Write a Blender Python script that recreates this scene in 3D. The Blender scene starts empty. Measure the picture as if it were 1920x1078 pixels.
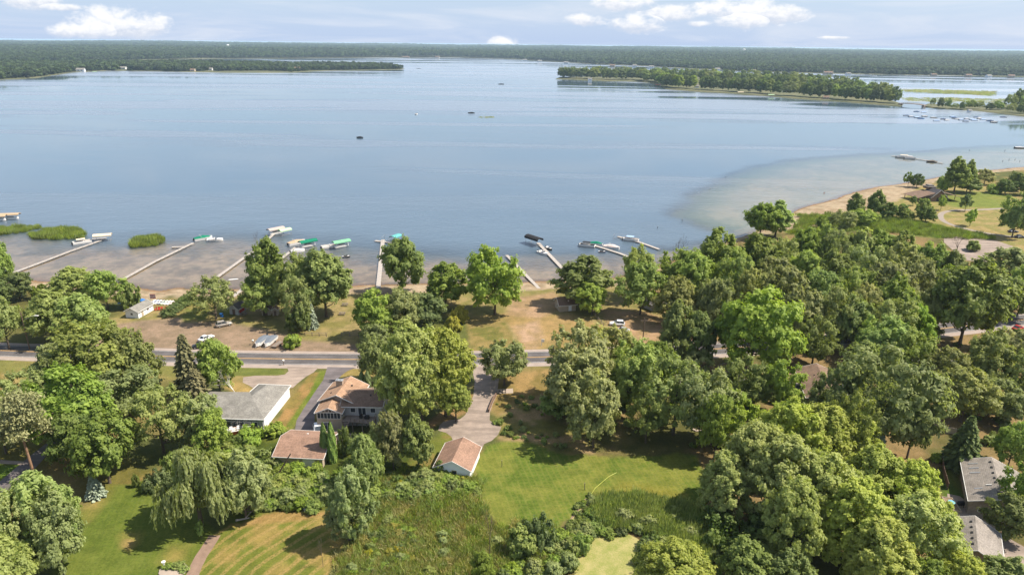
import bpy, math, random
import numpy as np
from mathutils import Matrix, Vector
random.seed(7); RNG = np.random.default_rng(11)
SC = bpy.context.scene
COL = SC.collection
# ---------------------------------------------------------------- camera, sky, sun, exposure
PITCH, ROLL, CAMH, F = 19.6, 0.63, 80.0, 1280.0
cd = bpy.data.cameras.new('camera'); cam = bpy.data.objects.new('camera', cd); COL.objects.link(cam)
cd.sensor_width = 36.0; cd.lens = 24.0; cd.clip_end = 120000; cd.clip_start = 0.5
MROT = Matrix.Rotation(math.radians(90 - PITCH), 3, 'X') @ Matrix.Rotation(math.radians(ROLL), 3, 'Z')
cam.matrix_world = Matrix.Translation((0, 0, CAMH)) @ MROT.to_4x4()
SC.camera = cam
SUN_EL, SUN_AZ = 53.0, 1.0       # azimuth counted from +X (right) towards +Y (away)
sv = Vector((math.cos(math.radians(SUN_EL)) * math.cos(math.radians(SUN_AZ)),
             math.cos(math.radians(SUN_EL)) * math.sin(math.radians(SUN_AZ)), math.sin(math.radians(SUN_EL))))
sl = bpy.data.lights.new('sun', 'SUN'); sun = bpy.data.objects.new('sun', sl); COL.objects.link(sun)
sl.energy = 4.8; sl.angle = math.radians(0.5); sl.color = (1.0, 0.91, 0.78)
sun.rotation_euler = sv.to_track_quat('Z', 'Y').to_euler()
SC.view_settings.view_transform = 'Standard'; SC.view_settings.look = 'None'
SC.view_settings.exposure = 0.82; SC.view_settings.gamma = 1.0
try: SC.view_settings.use_curve_mapping = False
except Exception: pass
SC.cycles.use_denoising = True
try: SC.cycles.denoiser = 'OPENIMAGEDENOISE'
except Exception: pass
SC.cycles.max_bounces = 8; SC.cycles.diffuse_bounces = 4; SC.cycles.glossy_bounces = 3
SC.cycles.transmission_bounces = 4; SC.cycles.transparent_max_bounces = 6; SC.cycles.volume_bounces = 1
SC.cycles.caustics_reflective = False; SC.cycles.caustics_refractive = False

def ray(px, py):
    v = MROT @ Vector(((px - 960) / F, (539 - py) / F, -1.0)); return v
def P(px, py, z=0.0):
    """photograph pixel -> the point at height z that shows there"""
    v = ray(px, py); t = (z - CAMH) / v.z
    return (v.x * t, v.y * t)
def PZ(px, py, y):
    """height at which the ray through a pixel passes depth y"""
    v = ray(px, py); return CAMH + v.z * y / v.y

# ---------------------------------------------------------------- node helpers
class NT:
    def __init__(s, tree): s.t = tree; s.n = tree.nodes; s.l = tree.links
    def new(s, typ, **kw):
        n = s.n.new(typ)
        for k, v in kw.items(): setattr(n, k, v)
        return n
    def put(s, sock, v):
        if v is None: return
        if isinstance(v, bpy.types.NodeSocket): s.l.new(v, sock)
        else:
            if sock.type == 'RGBA' and not isinstance(v, (int, float)) and len(v) == 3: v = (*v, 1)
            sock.default_value = v
    def math(s, op, a, b=None, c=None, clamp=False):
        n = s.new('ShaderNodeMath', operation=op, use_clamp=clamp)
        s.put(n.inputs[0], a); s.put(n.inputs[1], b); s.put(n.inputs[2], c); return n.outputs[0]
    def mix(s, fac, a, b, blend='MIX'):
        n = s.new('ShaderNodeMix', data_type='RGBA', blend_type=blend)
        s.put(n.inputs[0], fac); s.put(n.inputs[6], a); s.put(n.inputs[7], b); return n.outputs[2]
    def noise(s, vec, scale, detail=3, rough=0.55, dist=0.0):
        n = s.new('ShaderNodeTexNoise'); s.put(n.inputs['Vector'], vec); s.put(n.inputs['Scale'], scale)
        s.put(n.inputs['Detail'], detail); s.put(n.inputs['Roughness'], rough); s.put(n.inputs['Distortion'], dist)
        return n.outputs[0]
    def ramp(s, v, lo, hi, a=0.0, b=1.0):
        n = s.new('ShaderNodeMapRange', interpolation_type='SMOOTHSTEP')
        s.put(n.inputs[0], v); n.inputs[1].default_value = lo; n.inputs[2].default_value = hi
        n.inputs[3].default_value = a; n.inputs[4].default_value = b; return n.outputs[0]
    def vscale(s, v, k):
        n = s.new('ShaderNodeVectorMath', operation='MULTIPLY'); s.put(n.inputs[0], v); s.put(n.inputs[1], k); return n.outputs[0]
MATS = {}
def newmat(name):
    m = bpy.data.materials.new(name); m.use_nodes = True; nt = NT(m.node_tree)
    for n in list(nt.n): nt.n.remove(n)
    out = nt.new('ShaderNodeOutputMaterial'); return m, nt, out
def mat(name, col, rough=0.8, var=0.18, scale=1.5, metal=0.0, bump=0.0, spec=0.3, col2=None):
    if name in MATS: return MATS[name]
    m, nt, out = newmat(name)
    b = nt.new('ShaderNodeBsdfPrincipled'); tc = nt.new('ShaderNodeTexCoord').outputs['Object']
    n1 = nt.noise(tc, scale, 4, 0.6); n2 = nt.noise(tc, scale * 9, 2, 0.6)
    f = nt.math('ADD', nt.math('MULTIPLY', n1, 0.6), nt.math('MULTIPLY', n2, 0.4))
    f = nt.ramp(f, 0.3, 0.7)
    lo = tuple(c * (1 - var) for c in col); hi = tuple(min(1, c * (1 + var)) for c in col) if col2 is None else col2
    nt.put(b.inputs['Base Color'], nt.mix(f, lo, hi)); b.inputs['Roughness'].default_value = rough
    b.inputs['Metallic'].default_value = metal; b.inputs['Specular IOR Level'].default_value = spec
    if bump:
        bn = nt.new('ShaderNodeBump'); bn.inputs['Strength'].default_value = bump; bn.inputs['Distance'].default_value = 0.05
        nt.put(bn.inputs['Height'], n2); nt.put(b.inputs['Normal'], bn.outputs[0])
    nt.l.new(b.outputs[0], out.inputs[0]); MATS[name] = m; return m

# ---------------------------------------------------------------- sky: nishita + the cumulus and thin cloud in view
w = bpy.data.worlds.new('World'); SC.world = w; w.use_nodes = True
nt = NT(w.node_tree)
for n in list(nt.n): nt.n.remove(n)
wo = nt.new('ShaderNodeOutputWorld'); bg = nt.new('ShaderNodeBackground'); bg.inputs[1].default_value = 0.085
sky = nt.new('ShaderNodeTexSky', sky_type='NISHITA', sun_disc=False)
sky.sun_elevation = math.radians(SUN_EL); sky.sun_rotation = math.radians(90 - SUN_AZ)
sky.altitude = 300; sky.air_density = 1.0; sky.dust_density = 1.2; sky.ozone_density = 1.2
dirv = nt.new('ShaderNodeTexCoord').outputs['Generated']
sep = nt.new('ShaderNodeSeparateXYZ'); nt.put(sep.inputs[0], dirv)
yy = nt.math('MAXIMUM', sep.outputs[1], 0.02)
u = nt.math('DIVIDE', sep.outputs[0], yy); v = nt.math('DIVIDE', sep.outputs[2], yy)
cmb = nt.new('ShaderNodeCombineXYZ'); nt.put(cmb.inputs[0], u); nt.put(cmb.inputs[1], nt.math('MULTIPLY', v, 1.7))
uv = cmb.outputs[0]
nA = nt.noise(uv, 26, 5, 0.62); nB = nt.noise(uv, 70, 4, 0.6)
clouds = [  # px, py, half width, half height above, half height below
 (215, 52, 88, 34, 16), (150, 60, 60, 18, 12), (270, 50, 48, 26, 20), (60, 2, 60, 14, 16), (120, 14, 40, 6, 6),
 (1400, 26, 72, 34, 24), (1450, 26, 62, 20, 16), (1385, 40, 50, 12, 14), (1330, 22, 40, 14, 9), (1255, 26, 60, 14, 12), (1168, 8, 56, 16, 12),
 (1195, 46, 46, 16, 15), (1098, 40, 33, 12, 9), (946, 84, 30, 14, 4), (1310, 45, 22, 5, 5), (1560, 71, 30, 3, 3)]
field = None
def pxuv(px, py):
    r = ray(px, py); return r.x / r.y, r.z / r.y
topn = None
for (cx, cy, a, hu, hd) in clouds:
    u0, v0 = pxuv(cx, cy); au = a / F * 1.09; bu = hu / F * 1.09; bd = hd / F * 1.09
    du = nt.math('DIVIDE', nt.math('SUBTRACT', u, u0), au)
    dvv = nt.math('SUBTRACT', v, v0)
    up = nt.math('DIVIDE', nt.math('MAXIMUM', dvv, 0.0), bu); dn = nt.math('DIVIDE', nt.math('MINIMUM', dvv, 0.0), bd)
    dv = nt.math('ADD', up, dn)
    r2 = nt.math('ADD', nt.math('MULTIPLY', du, du), nt.math('MULTIPLY', dv, dv))
    f = nt.math('SUBTRACT', 1.0, r2)
    if field is None: field, topn = f, dv
    else:
        field = nt.math('SMOOTH_MAX', field, f, 0.25)
        topn = nt.mix(nt.math('GREATER_THAN', f, 0.0), topn, dv)
nn = nt.math('ADD', nt.math('MULTIPLY', nt.math('SUBTRACT', nA, 0.5), 3.0), nt.math('MULTIPLY', nt.math('SUBTRACT', nB, 0.5), 1.2))
dens = nt.ramp(nt.math('ADD', field, nn), -0.15, 0.95)
dens = nt.math('MULTIPLY', dens, nt.math('GREATER_THAN', sep.outputs[1], 0.1))
# thin high cloud streaks, everywhere in the sky
mp = nt.vscale(dirv, (3.0, 3.0, 26.0))
ci = nt.ramp(nt.noise(mp, 1.3, 6, 0.62, 0.6), 0.42, 0.72, 0.0, 0.55)
skyc = nt.mix(1.0, sky.outputs[0], (1.0, 1.0, 1.0), 'MULTIPLY')
white = (5.5, 5.8, 6.4)
hz = nt.ramp(sep.outputs[2], 0.0, 0.14, 0.8, 0.25)
skyc = nt.mix(hz, skyc, (3.55, 4.6, 6.6))
ci = nt.math('ADD', ci, nt.ramp(sep.outputs[2], 0.07, 0.22, 0.0, 0.16), clamp=True)
skyc = nt.mix(ci, skyc, white)
shade = nt.ramp(nt.math('ADD', topn, nt.math('MULTIPLY', nt.math('SUBTRACT', nB, 0.5), 2.2)), -0.9, 0.5)
cc = nt.mix(shade, (6.0, 6.4, 7.3), (9.6, 9.4, 9.2))
cc = nt.mix(shade, (4.7, 5.1, 5.9), (7.0, 7.0, 7.1))
skyc = nt.mix(nt.math('MULTIPLY', dens, 0.93), skyc, cc)
nt.put(bg.inputs[0], skyc); nt.l.new(bg.outputs[0], wo.inputs[0])

# ---------------------------------------------------------------- object helpers
def link(o, parent=None):
    COL.objects.link(o)
    if parent is not None: o.parent = parent
    return o
def tag(o, label=None, cat=None, group=None, kind=None):
    if label: o['label'] = label
    if cat: o['category'] = cat
    if group: o['group'] = group
    if kind: o['kind'] = kind
    return o
def empty(name, loc, rz=0.0, label=None, cat=None, group=None, scale=None):
    o = bpy.data.objects.new(name, None); COL.objects.link(o); o.empty_display_size = 0.5
    o.location = loc; o.rotation_euler = (0, 0, rz)
    if scale: o.scale = scale
    return tag(o, label, cat, group)
def npmesh(name, V, Fq, mats, smooth=False, attrs=None):
    """V (n,3), Fq (m,k) -> mesh with equal sided faces"""
    me = bpy.data.meshes.new(name); V = np.asarray(V, np.float32); Fq = np.asarray(Fq, np.int32)
    k = Fq.shape[1]
    me.vertices.add(len(V)); me.vertices.foreach_set('co', V.ravel())
    me.loops.add(Fq.size); me.loops.foreach_set('vertex_index', Fq.ravel())
    me.polygons.add(len(Fq)); me.polygons.foreach_set('loop_start', np.arange(0, Fq.size, k, dtype=np.int32))
    me.update(calc_edges=True)
    if smooth: me.shade_smooth()
    for m in (mats if isinstance(mats, (list, tuple)) else [mats]): me.materials.append(m)
    for (an, typ, dom, data) in (attrs or []):
        a = me.attributes.new(an, typ, dom); a.data.foreach_set('color' if 'COLOR' in typ else 'value', np.asarray(data, np.float32).ravel())
    me.validate(); return me
class MB:
    def __init__(s): s.v = []; s.f = []
    def poly(s, pts): 
        i = len(s.v); s.v += [tuple(p) for p in pts]; s.f.append(tuple(range(i, i + len(pts)))); return s
    def box(s, x, y, z, sx, sy, sz, rz=0.0, rx=0.0, ry=0.0):
        """centre x,y ; bottom z ; full sizes"""
        M = Matrix.Rotation(rz, 3, 'Z') @ Matrix.Rotation(ry, 3, 'Y') @ Matrix.Rotation(rx, 3, 'X'); i = len(s.v)
        for dx, dy, dz in ((-1,-1,0),(1,-1,0),(1,1,0),(-1,1,0),(-1,-1,1),(1,-1,1),(1,1,1),(-1,1,1)):
            p = M @ Vector((dx * sx / 2, dy * sy / 2, (dz - .5) * sz)); s.v.append((p.x + x, p.y + y, p.z + z + sz / 2))
        for f in ((0,3,2,1),(4,5,6,7),(0,1,5,4),(1,2,6,5),(2,3,7,6),(3,0,4,7)): s.f.append(tuple(i + k for k in f))
        return s
    def prism(s, pts, z0, z1):
        """outline counter-clockwise"""
        n = len(pts); i = len(s.v)
        z0 = [z0] * n if isinstance(z0, (int, float)) else z0; z1 = [z1] * n if isinstance(z1, (int, float)) else z1
        s.v += [(p[0], p[1], z0[k]) for k, p in enumerate(pts)] + [(p[0], p[1], z1[k]) for k, p in enumerate(pts)]
        s.f.append(tuple(i + k for k in reversed(range(n)))); s.f.append(tuple(i + n + k for k in range(n)))
        for k in range(n): j = (k + 1) % n; s.f.append((i + k, i + j, i + n + j, i + n + k))
        return s
    def slab(s, pts, th):
        """3d outline thickened downwards"""
        n = len(pts); i = len(s.v)
        s.v += [tuple(p) for p in pts] + [(p[0], p[1], p[2] - th) for p in pts]
        s.f.append(tuple(i + k for k in range(n))); s.f.append(tuple(i + n + k for k in reversed(range(n))))
        for k in range(n): j = (k + 1) % n; s.f.append((i + k, i + n + k, i + n + j, i + j))
        return s
    def tube(s, p0, p1, r0, r1=None, n=6, cap=True):
        r1 = r0 if r1 is None else r1; p0 = Vector(p0); p1 = Vector(p1); d = p1 - p0
        if d.length < 1e-6: return s
        d.normalize(); a = d.orthogonal().normalized(); b = d.cross(a); i = len(s.v)
        for (p, r) in ((p0, r0), (p1, r1)):
            for k in range(n):
                t = 2 * math.pi * k / n; q = p + (a * math.cos(t) + b * math.sin(t)) * r; s.v.append(tuple(q))
        for k in range(n): j = (k + 1) % n; s.f.append((i + k, i + j, i + n + j, i + n + k))
        if cap: s.f.append(tuple(i + n + k for k in range(n))); s.f.append(tuple(i + k for k in reversed(range(n))))
        return s
    def path(s, pts, r, n=5):
        for a, b in zip(pts[:-1], pts[1:]): s.tube(a, b, r, r, n)
        return s
    def loft(s, rings, closed=True, caps=True):
        i = len(s.v); n = len(rings[0])
        for r in rings: s.v += [tuple(p) for p in r]
        for a in range(len(rings) - 1):
            for k in range(n if closed else n - 1):
                j = (k + 1) % n; s.f.append((i + a * n + k, i + a * n + j, i + (a + 1) * n + j, i + (a + 1) * n + k))
        if caps and closed:
            s.f.append(tuple(i + k for k in reversed(range(n)))); s.f.append(tuple(i + (len(rings) - 1) * n + k for k in range(n)))
        return s
    def mesh(s, name, m, smooth=False):
        me = bpy.data.meshes.new(name); me.from_pydata(s.v, [], s.f); me.update()
        for q in (m if isinstance(m, (list, tuple)) else [m]): me.materials.append(q)
        if smooth: me.shade_smooth()
        return me
    def build(s, name, m, parent=None, smooth=False, bevel=0.0):
        o = bpy.data.objects.new(name, s.mesh(name, m, smooth)); link(o, parent)
        if bevel:
            b = o.modifiers.new('bevel', 'BEVEL'); b.width = bevel; b.segments = 2; b.limit_method = 'ANGLE'
        return o
def copy_tree(o, parent=None):
    c = o.copy(); COL.objects.link(c); c.parent = parent
    for ch in list(o.children): copy_tree(ch, c)
    return c

# ---------------------------------------------------------------- value noise and polygons in numpy
def vnoise(x, y, s, seed):
    r = np.random.default_rng(seed); n = 512; L = r.random((n, n))
    gx = x / s + 1000.3; gy = y / s + 1000.7; ix = np.floor(gx).astype(int); iy = np.floor(gy).astype(int)
    fx = gx - ix; fy = gy - iy; fx = fx * fx * (3 - 2 * fx); fy = fy * fy * (3 - 2 * fy)
    a = L[ix % n, iy % n]; b = L[(ix + 1) % n, iy % n]; c = L[ix % n, (iy + 1) % n]; d = L[(ix + 1) % n, (iy + 1) % n]
    return (a * (1 - fx) + b * fx) * (1 - fy) + (c * (1 - fx) + d * fx) * fy
def fbm(x, y, s, seed): return 0.5 * vnoise(x, y, s, seed) + 0.3 * vnoise(x, y, s / 2.3, seed + 1) + 0.2 * vnoise(x, y, s / 5.1, seed + 2)
def sdist(x, y, poly):
    """signed distance, positive inside"""
    p = np.asarray(poly, float); d = np.full(x.shape, 1e18); ins = np.zeros(x.shape, bool)
    for i in range(len(p)):
        ax, ay = p[i]; bx, by = p[(i + 1) % len(p)]; ex, ey = bx - ax, by - ay
        t = np.clip(((x - ax) * ex + (y - ay) * ey) / (ex * ex + ey * ey + 1e-12), 0, 1)
        d = np.minimum(d, (x - ax - t * ex) ** 2 + (y - ay - t * ey) ** 2)
        c = ((ay > y) != (by > y)) & (x < (bx - ax) * (y - ay) / ((by - ay) + 1e-12) + ax); ins ^= c
    return np.where(ins, 1, -1) * np.sqrt(d)
def sstep(x, a, b): t = np.clip((x - a) / (b - a), 0, 1); return t * t * (3 - 2 * t)
def PL(pts): return [P(a, b) for a, b in pts]
def mow_shore(pts):  # round a polyline once (chaikin)
    out = [pts[0]]
    for a, b in zip(pts[:-1], pts[1:]):
        out += [(a[0] * .75 + b[0] * .25, a[1] * .75 + b[1] * .25), (a[0] * .25 + b[0] * .75, a[1] * .25 + b[1] * .75)]
    return out + [pts[-1]]
WATER_Z = -0.5
SHORE_PX = [(-300, 515), (-80, 518), (30, 520), (70, 523), (150, 528), (235, 531), (270, 538), (300, 544), (326, 536), (361, 539), (420, 540), (560, 535), (725, 531),
            (860, 529), (1000, 525), (1080, 523), (1150, 519), (1230, 497), (1330, 462), (1420, 432), (1475, 414), (1490, 391), (1520, 383), (1560, 374), (1605, 357), (1650, 348),
            (1680, 345), (1720, 338), (1790, 326), (1850, 318), (1920, 312), (2060, 300)]
shore = mow_shore(mow_shore(PL(SHORE_PX)))
LAND = [(-3000, shore[0][1] + 40)] + shore + [(1500, 760), (3000, 900), (3000, -900), (-3000, -900)]
SHELF_PX = [(-300, 428), (0, 418), (120, 432), (200, 446), (300, 442), (400, 428), (520, 440), (640, 452), (760, 466), (870, 474), (960, 470), (1060, 468), (1160, 466),
            (1230, 466), (1330, 452), (1385, 440), (1330, 428), (1290, 416), (1250, 400), (1290, 370), (1340, 335), (1430, 305), (1560, 291), (1700, 284), (1900, 270), (2300, 262)]
SHELF = mow_shore(PL(SHELF_PX)) + [(3000, 700), (3000, -900), (-3000, -900), (-3000, 330)]

# ---------------------------------------------------------------- ground sheet
ys = [-400, -200, -60, 20, 50, 66]; y = 74.0
while y < 640: ys.append(y); y *= 1.0055
while y < 45000: ys.append(y); y *= 1.16
ys = np.array(ys)
us = np.concatenate([[-60, -20, -8, -4, -2.4, -1.6, -1.2], np.linspace(-1.0, 1.0, 561), [1.2, 1.6, 2.4, 4, 8, 20, 60]])
U, Y = np.meshgrid(us, ys); S = np.maximum(Y, 70.0); X = U * S
far_u = (np.abs(U) > 1.01)
ds = sdist(X.ravel(), Y.ravel(), LAND).reshape(X.shape) + (fbm(X, Y, 9, 3) - 0.5) * 2.2
sh = sdist(X.ravel(), Y.ravel(), SHELF).reshape(X.shape) + (fbm(X, Y, 16, 9) - 0.5) * 9
bed = np.where(ds < 0, WATER_Z - 0.02 - 0.010 * np.minimum(-ds, 70) - 4.5 * sstep(-sh, -5, 16), 0)
Z = np.where(ds < 0, bed, WATER_Z + 0.5 * sstep(ds, 0, 9)) 
Z = np.where(ds > 12, 0.0, Z)
def C(r, g, b):   # photograph colour (sRGB 0..255) of sunlit ground -> albedo
    l = [((c / 255 + 0.055) / 1.055) ** 2.4 if c > 10 else c / 3294 for c in (r, g, b)]; return np.array(l) / 2.12
base = np.ones(X.shape + (3,))
n12 = fbm(X, Y, 14, 21); n4 = fbm(X, Y, 4.5, 31); n1 = vnoise(X, Y, 1.3, 41)
def blend(colA, colB, nz, lo=.38, hi=.62):
    t = sstep(nz, lo, hi)[..., None]; return colA * (1 - t) + colB * t
yard = blend(C(112, 118, 66), C(165, 148, 92), n12)
base = yard
zones = []
def zone(px, a, b, soft=1.0, nz=None, lo=.38, hi=.62, wob=1.5, dom=None):
    global base
    d = sdist(X.ravel(), Y.ravel(), PL(px)).reshape(X.shape) + (n4 - 0.5) * wob * 2
    m = sstep(d, -soft / 2, soft / 2)[..., None]; c = blend(C(*a), C(*b), n12 if nz is None else nz, lo, hi)
    base = base * (1 - m) + c * m; return m[..., 0]
WOOD = (104, 92, 62); WOOD2 = (86, 84, 52)
zone([(1180, 540), (1400, 430), (1560, 400), (1700, 440), (2300, 400), (2400, 1200), (1080, 1200), (1010, 760), (1050, 680), (1240, 640)], (170, 144, 98), (118, 116, 66), 4, n12)
zone([(-300, 540), (120, 545), (200, 600), (60, 640), (-300, 640)], (120, 118, 66), (150, 135, 84), 4)
zone([(200, 598), (420, 560), (560, 560), (700, 540), (1150, 535), (1240, 560), (1330, 640), (1240, 668), (200, 665)], (186, 166, 112), (158, 150, 88), 3, n4)
zone([(225, 606), (380, 590), (430, 606), (520, 622), (560, 638), (700, 646), (700, 668), (180, 668), (150, 640)], (186, 160, 134), (168, 146, 120), 3, n4)
zone([(330, 590), (365, 565), (420, 560), (450, 590), (420, 600), (345, 605)], (132, 138, 66), (176, 158, 98), 2, n4)
zone([(868, 594), (940, 588), (970, 652), (882, 658)], (138, 136, 72), (178, 156, 98), .8, n4, wob=.3)
zone([(800, 560), (870, 590), (880, 655), (820, 660), (760, 600)], (120, 126, 66), (150, 140, 80), 2)
zone([(940, 588), (1080, 590), (1130, 612), (1120, 650), (985, 655)], (198, 166, 112), (180, 156, 98), 1, n4, wob=.3)
zone([(960, 560), (1040, 548), (1060, 575), (1010, 598), (950, 590)], (206, 172, 136), (190, 160, 118), 3, n4)
zone([(960, 612), (1010, 600), (1020, 632), (1004, 656), (976, 656), (972, 634)], (214, 180, 146), (196, 166, 122), 3, n4)
zone([(1130, 580), (1215, 585), (1330, 640), (1230, 660), (1150, 640)], (206, 170, 132), (190, 160, 116), 2, n4)
zone([(-100, 672), (430, 685), (540, 688), (540, 712), (-100, 712)], (150, 148, 82), (186, 166, 106), 2, n12)
zone([(-100, 695), (60, 700), (30, 760), (-100, 800)], (196, 172, 110), (150, 150, 78), 2, n4)
zone([(415, 690), (538, 690), (534, 703), (416, 706)], (124, 134, 66), (140, 146, 74), .7, n4)
zone([(420, 706), (500, 730), (455, 745), (420, 730)], (200, 172, 108), (170, 152, 90), 1.5, n4)
zone([(512, 800), (548, 745), (583, 700), (612, 694), (600, 728), (556, 790), (545, 806)], (190, 152, 96), (160, 142, 80), .7, n4, wob=.4)
zone([(600, 694), (612, 694), (604, 722), (556, 790), (545, 806), (535, 800), (580, 735)], (120, 140, 52), (140, 148, 66), .6, n4, wob=.3)
zone([(662, 690), (760, 690), (760, 712), (650, 712), (640, 704)], (140, 146, 72), (176, 156, 94), 1, n4)
zone([(400, 790), (660, 840), (720, 830), (830, 840), (830, 900), (780, 930), (430, 990), (400, 900)], (120, 128, 54), (90, 104, 44), 2, n4)
zone([(795, 830), (850, 795), (872, 812), (815, 870), (790, 910), (740, 915)], (132, 140, 62), (168, 148, 86), 1.5, n4)
zone([(780, 800), (840, 760), (885, 735), (890, 765), (860, 785), (820, 800), (790, 830)], (182, 148, 100), (160, 136, 84), 1.5, n4)
zone([(925, 760), (1010, 735), (1090, 780), (1110, 850), (1000, 830), (930, 826)], (146, 140, 78), (190, 162, 118), 2, n4)
zone([(940, 700), (1040, 690), (1030, 730), (960, 760), (930, 780), (925, 745)], (192, 160, 104), (160, 140, 82), 2, n4)
m_lawn = zone([(905, 836), (940, 828), (1000, 830), (1060, 850), (1130, 858), (1310, 850), (1340, 930), (1290, 955), (1240, 950), (1130, 925), (1095, 950), (1052, 988), (905, 985), (905, 920), (885, 905)], (112, 134, 50), (140, 148, 64), 1.0, n4)
zone([(1170, 905), (1290, 925), (1270, 955), (1200, 942), (1140, 925)], (172, 160, 74), (150, 146, 60), 4, n4)
zone([(0, 700), (120, 830), (300, 880), (250, 930), (170, 930), (120, 880), (-100, 900), (-200, 700)], (132, 126, 64), (170, 146, 88), 4, n12)
m_l2 = zone([(-100, 870), (40, 870), (20, 905), (-100, 950)], (110, 138, 50), (124, 142, 56), 1, n4)
m_left = zone([(60, 1110), (135, 1000), (165, 935), (220, 908), (320, 895), (375, 960), (400, 1000), (350, 1110)], (124, 138, 58), (112, 130, 50), 1.5, n12)
zone([(150, 960), (172, 925), (215, 905), (200, 940), (165, 980)], (180, 158, 92), (140, 140, 66), 3, n4)
zone([(222, 1028), (232, 1002), (262, 1000), (258, 1018), (240, 1036)], (196, 164, 106), (150, 146, 74), 2.5, n4)
zone([(300, 1050), (320, 1025), (355, 1022), (345, 1050), (310, 1062)], (176, 158, 88), (140, 142, 66), 4, n4)
m_field = zone([(345, 1110), (395, 1010), (430, 985), (500, 962), (560, 958), (620, 957), (650, 1000), (640, 1040), (600, 1110)], (176, 156, 88), (132, 140, 60), 1.0, n4)
zone([(430, 985), (500, 962), (560, 960), (620, 958), (625, 966), (540, 976), (470, 985)], (198, 160, 104), (180, 150, 90), 1.2, n4)
zone([(604, 1120), (650, 1040), (640, 920), (760, 880), (900, 905), (905, 985), (1040, 990), (1060, 1120)], (160, 158, 78), (128, 138, 60), 2, n4)
zone([(1110, 925), (1260, 950), (1340, 1000), (1330, 1120), (1190, 1120), (1210, 1000), (1120, 985), (1085, 1010), (1060, 1010)], (96, 104, 48), (76, 88, 36), 2, n4)
zone([(1750, 880), (1790, 870), (1815, 960), (1780, 940), (1765, 930)], (96, 120, 48), (120, 128, 60), .8, n4, wob=.3)
zone([(1580, 400), (1640, 356), (1740, 345), (1920, 352), (2200, 360), (2200, 470), (1850, 470), (1740, 440), (1650, 420)], (192, 170, 114), (164, 158, 92), 4, n4)
zone([(1680, 362), (1800, 358), (1900, 364), (1900, 392), (1800, 390), (1740, 375)], (144, 156, 74), (160, 160, 84), 8, n12)
zone([(1400, 400), (1620, 395), (1730, 415), (1840, 440), (1870, 448), (1740, 446), (1640, 430), (1480, 440)], (138, 152, 70), (112, 132, 54), 4, n4)
# beach sand and lake bed
sand = blend(C(216, 194, 162), C(190, 166, 134), fbm(X, Y, 5, 87), .35, .65)
bw = 10 + 16 * sstep(X, 120, 170) * sstep(260 - X, 0, 40)
bw = bw - 7 * sstep(X, 45, 60) * sstep(130 - X, 0, 20)
m = sstep(bw + (n12 - .5) * 8 - ds, -1.5, 1.5)[..., None]; base = base * (1 - m) + sand * m
wet = sstep(2.5 - ds, 0, 2.5)[..., None]; base = base * (1 - wet) + blend(C(176, 132, 88), C(150, 116, 76), n4) * wet
deep = sstep(-sh, -22, 10)[..., None]
bedc = blend(C(224, 192, 158), C(180, 152, 122), fbm(X, Y, 7, 61), .35, .68); bedd = C(92, 104, 92)
bm = (ds < 0)[..., None]
greenrim = (sstep(sh, -4, 8) * sstep(30 - sh, 0, 24) * (X > 60) * (ds < -8))[..., None]
wp_ = (sstep(fbm(X, Y, 13, 91), .56, .68) * (ds < -3))[..., None]; bedc = bedc * (1 - .45 * wp_) + C(112, 106, 78) * .45 * wp_
pale = (sstep(X, 60, 110) * (ds < 0))[..., None]; bedc = bedc * (1 - pale * .75) + blend(C(196, 196, 168), C(226, 214, 184), n12) * pale * .75
bedc2 = bedc * (1 - .7 * greenrim) + C(130, 160, 120) * .7 * greenrim
bedc2 = bedc2 * (1 - deep) + bedd * deep
t = sstep(-ds, 0, 4)[..., None]; base = np.where(bm, base * (1 - t) + bedc2 * t, base)
base = np.where((Y > 640)[..., None], C(70, 86, 70), base)
ny, nx = X.shape
idx = np.arange(ny * nx).reshape(ny, nx)
quads = np.stack([idx[:-1, :-1], idx[:-1, 1:], idx[1:, 1:], idx[1:, :-1]], -1).reshape(-1, 4)
gm, nt, out = newmat('ground')
b = nt.new('ShaderNodeBsdfPrincipled'); at = nt.new('ShaderNodeAttribute', attribute_name='albedo')
am = nt.new('ShaderNodeAttribute', attribute_name='mown'); av = nt.new('ShaderNodeAttribute', attribute_name='field')
pos = nt.new('ShaderNodeNewGeometry').outputs['Position']
g1 = nt.noise(pos, 2.6, 4, 0.7); g2 = nt.noise(pos, 0.35, 4, 0.65); g3 = nt.noise(pos, 9.0, 2, 0.6)
k = nt.math('ADD', nt.math('ADD', nt.math('MULTIPLY', g1, 0.55), nt.math('MULTIPLY', g2, 0.45)), nt.math('MULTIPLY', g3, 0.35))
k = nt.ramp(k, 0.42, 0.95, 0.54, 1.46)
kc = nt.new('ShaderNodeCombineXYZ'); nt.put(kc.inputs[0], k); nt.put(kc.inputs[1], nt.math('ADD', nt.math('MULTIPLY', k, 0.86), 0.14)); nt.put(kc.inputs[2], k)
col = nt.mix(1.0, at.outputs[0], kc.outputs[0], 'MULTIPLY')
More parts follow.
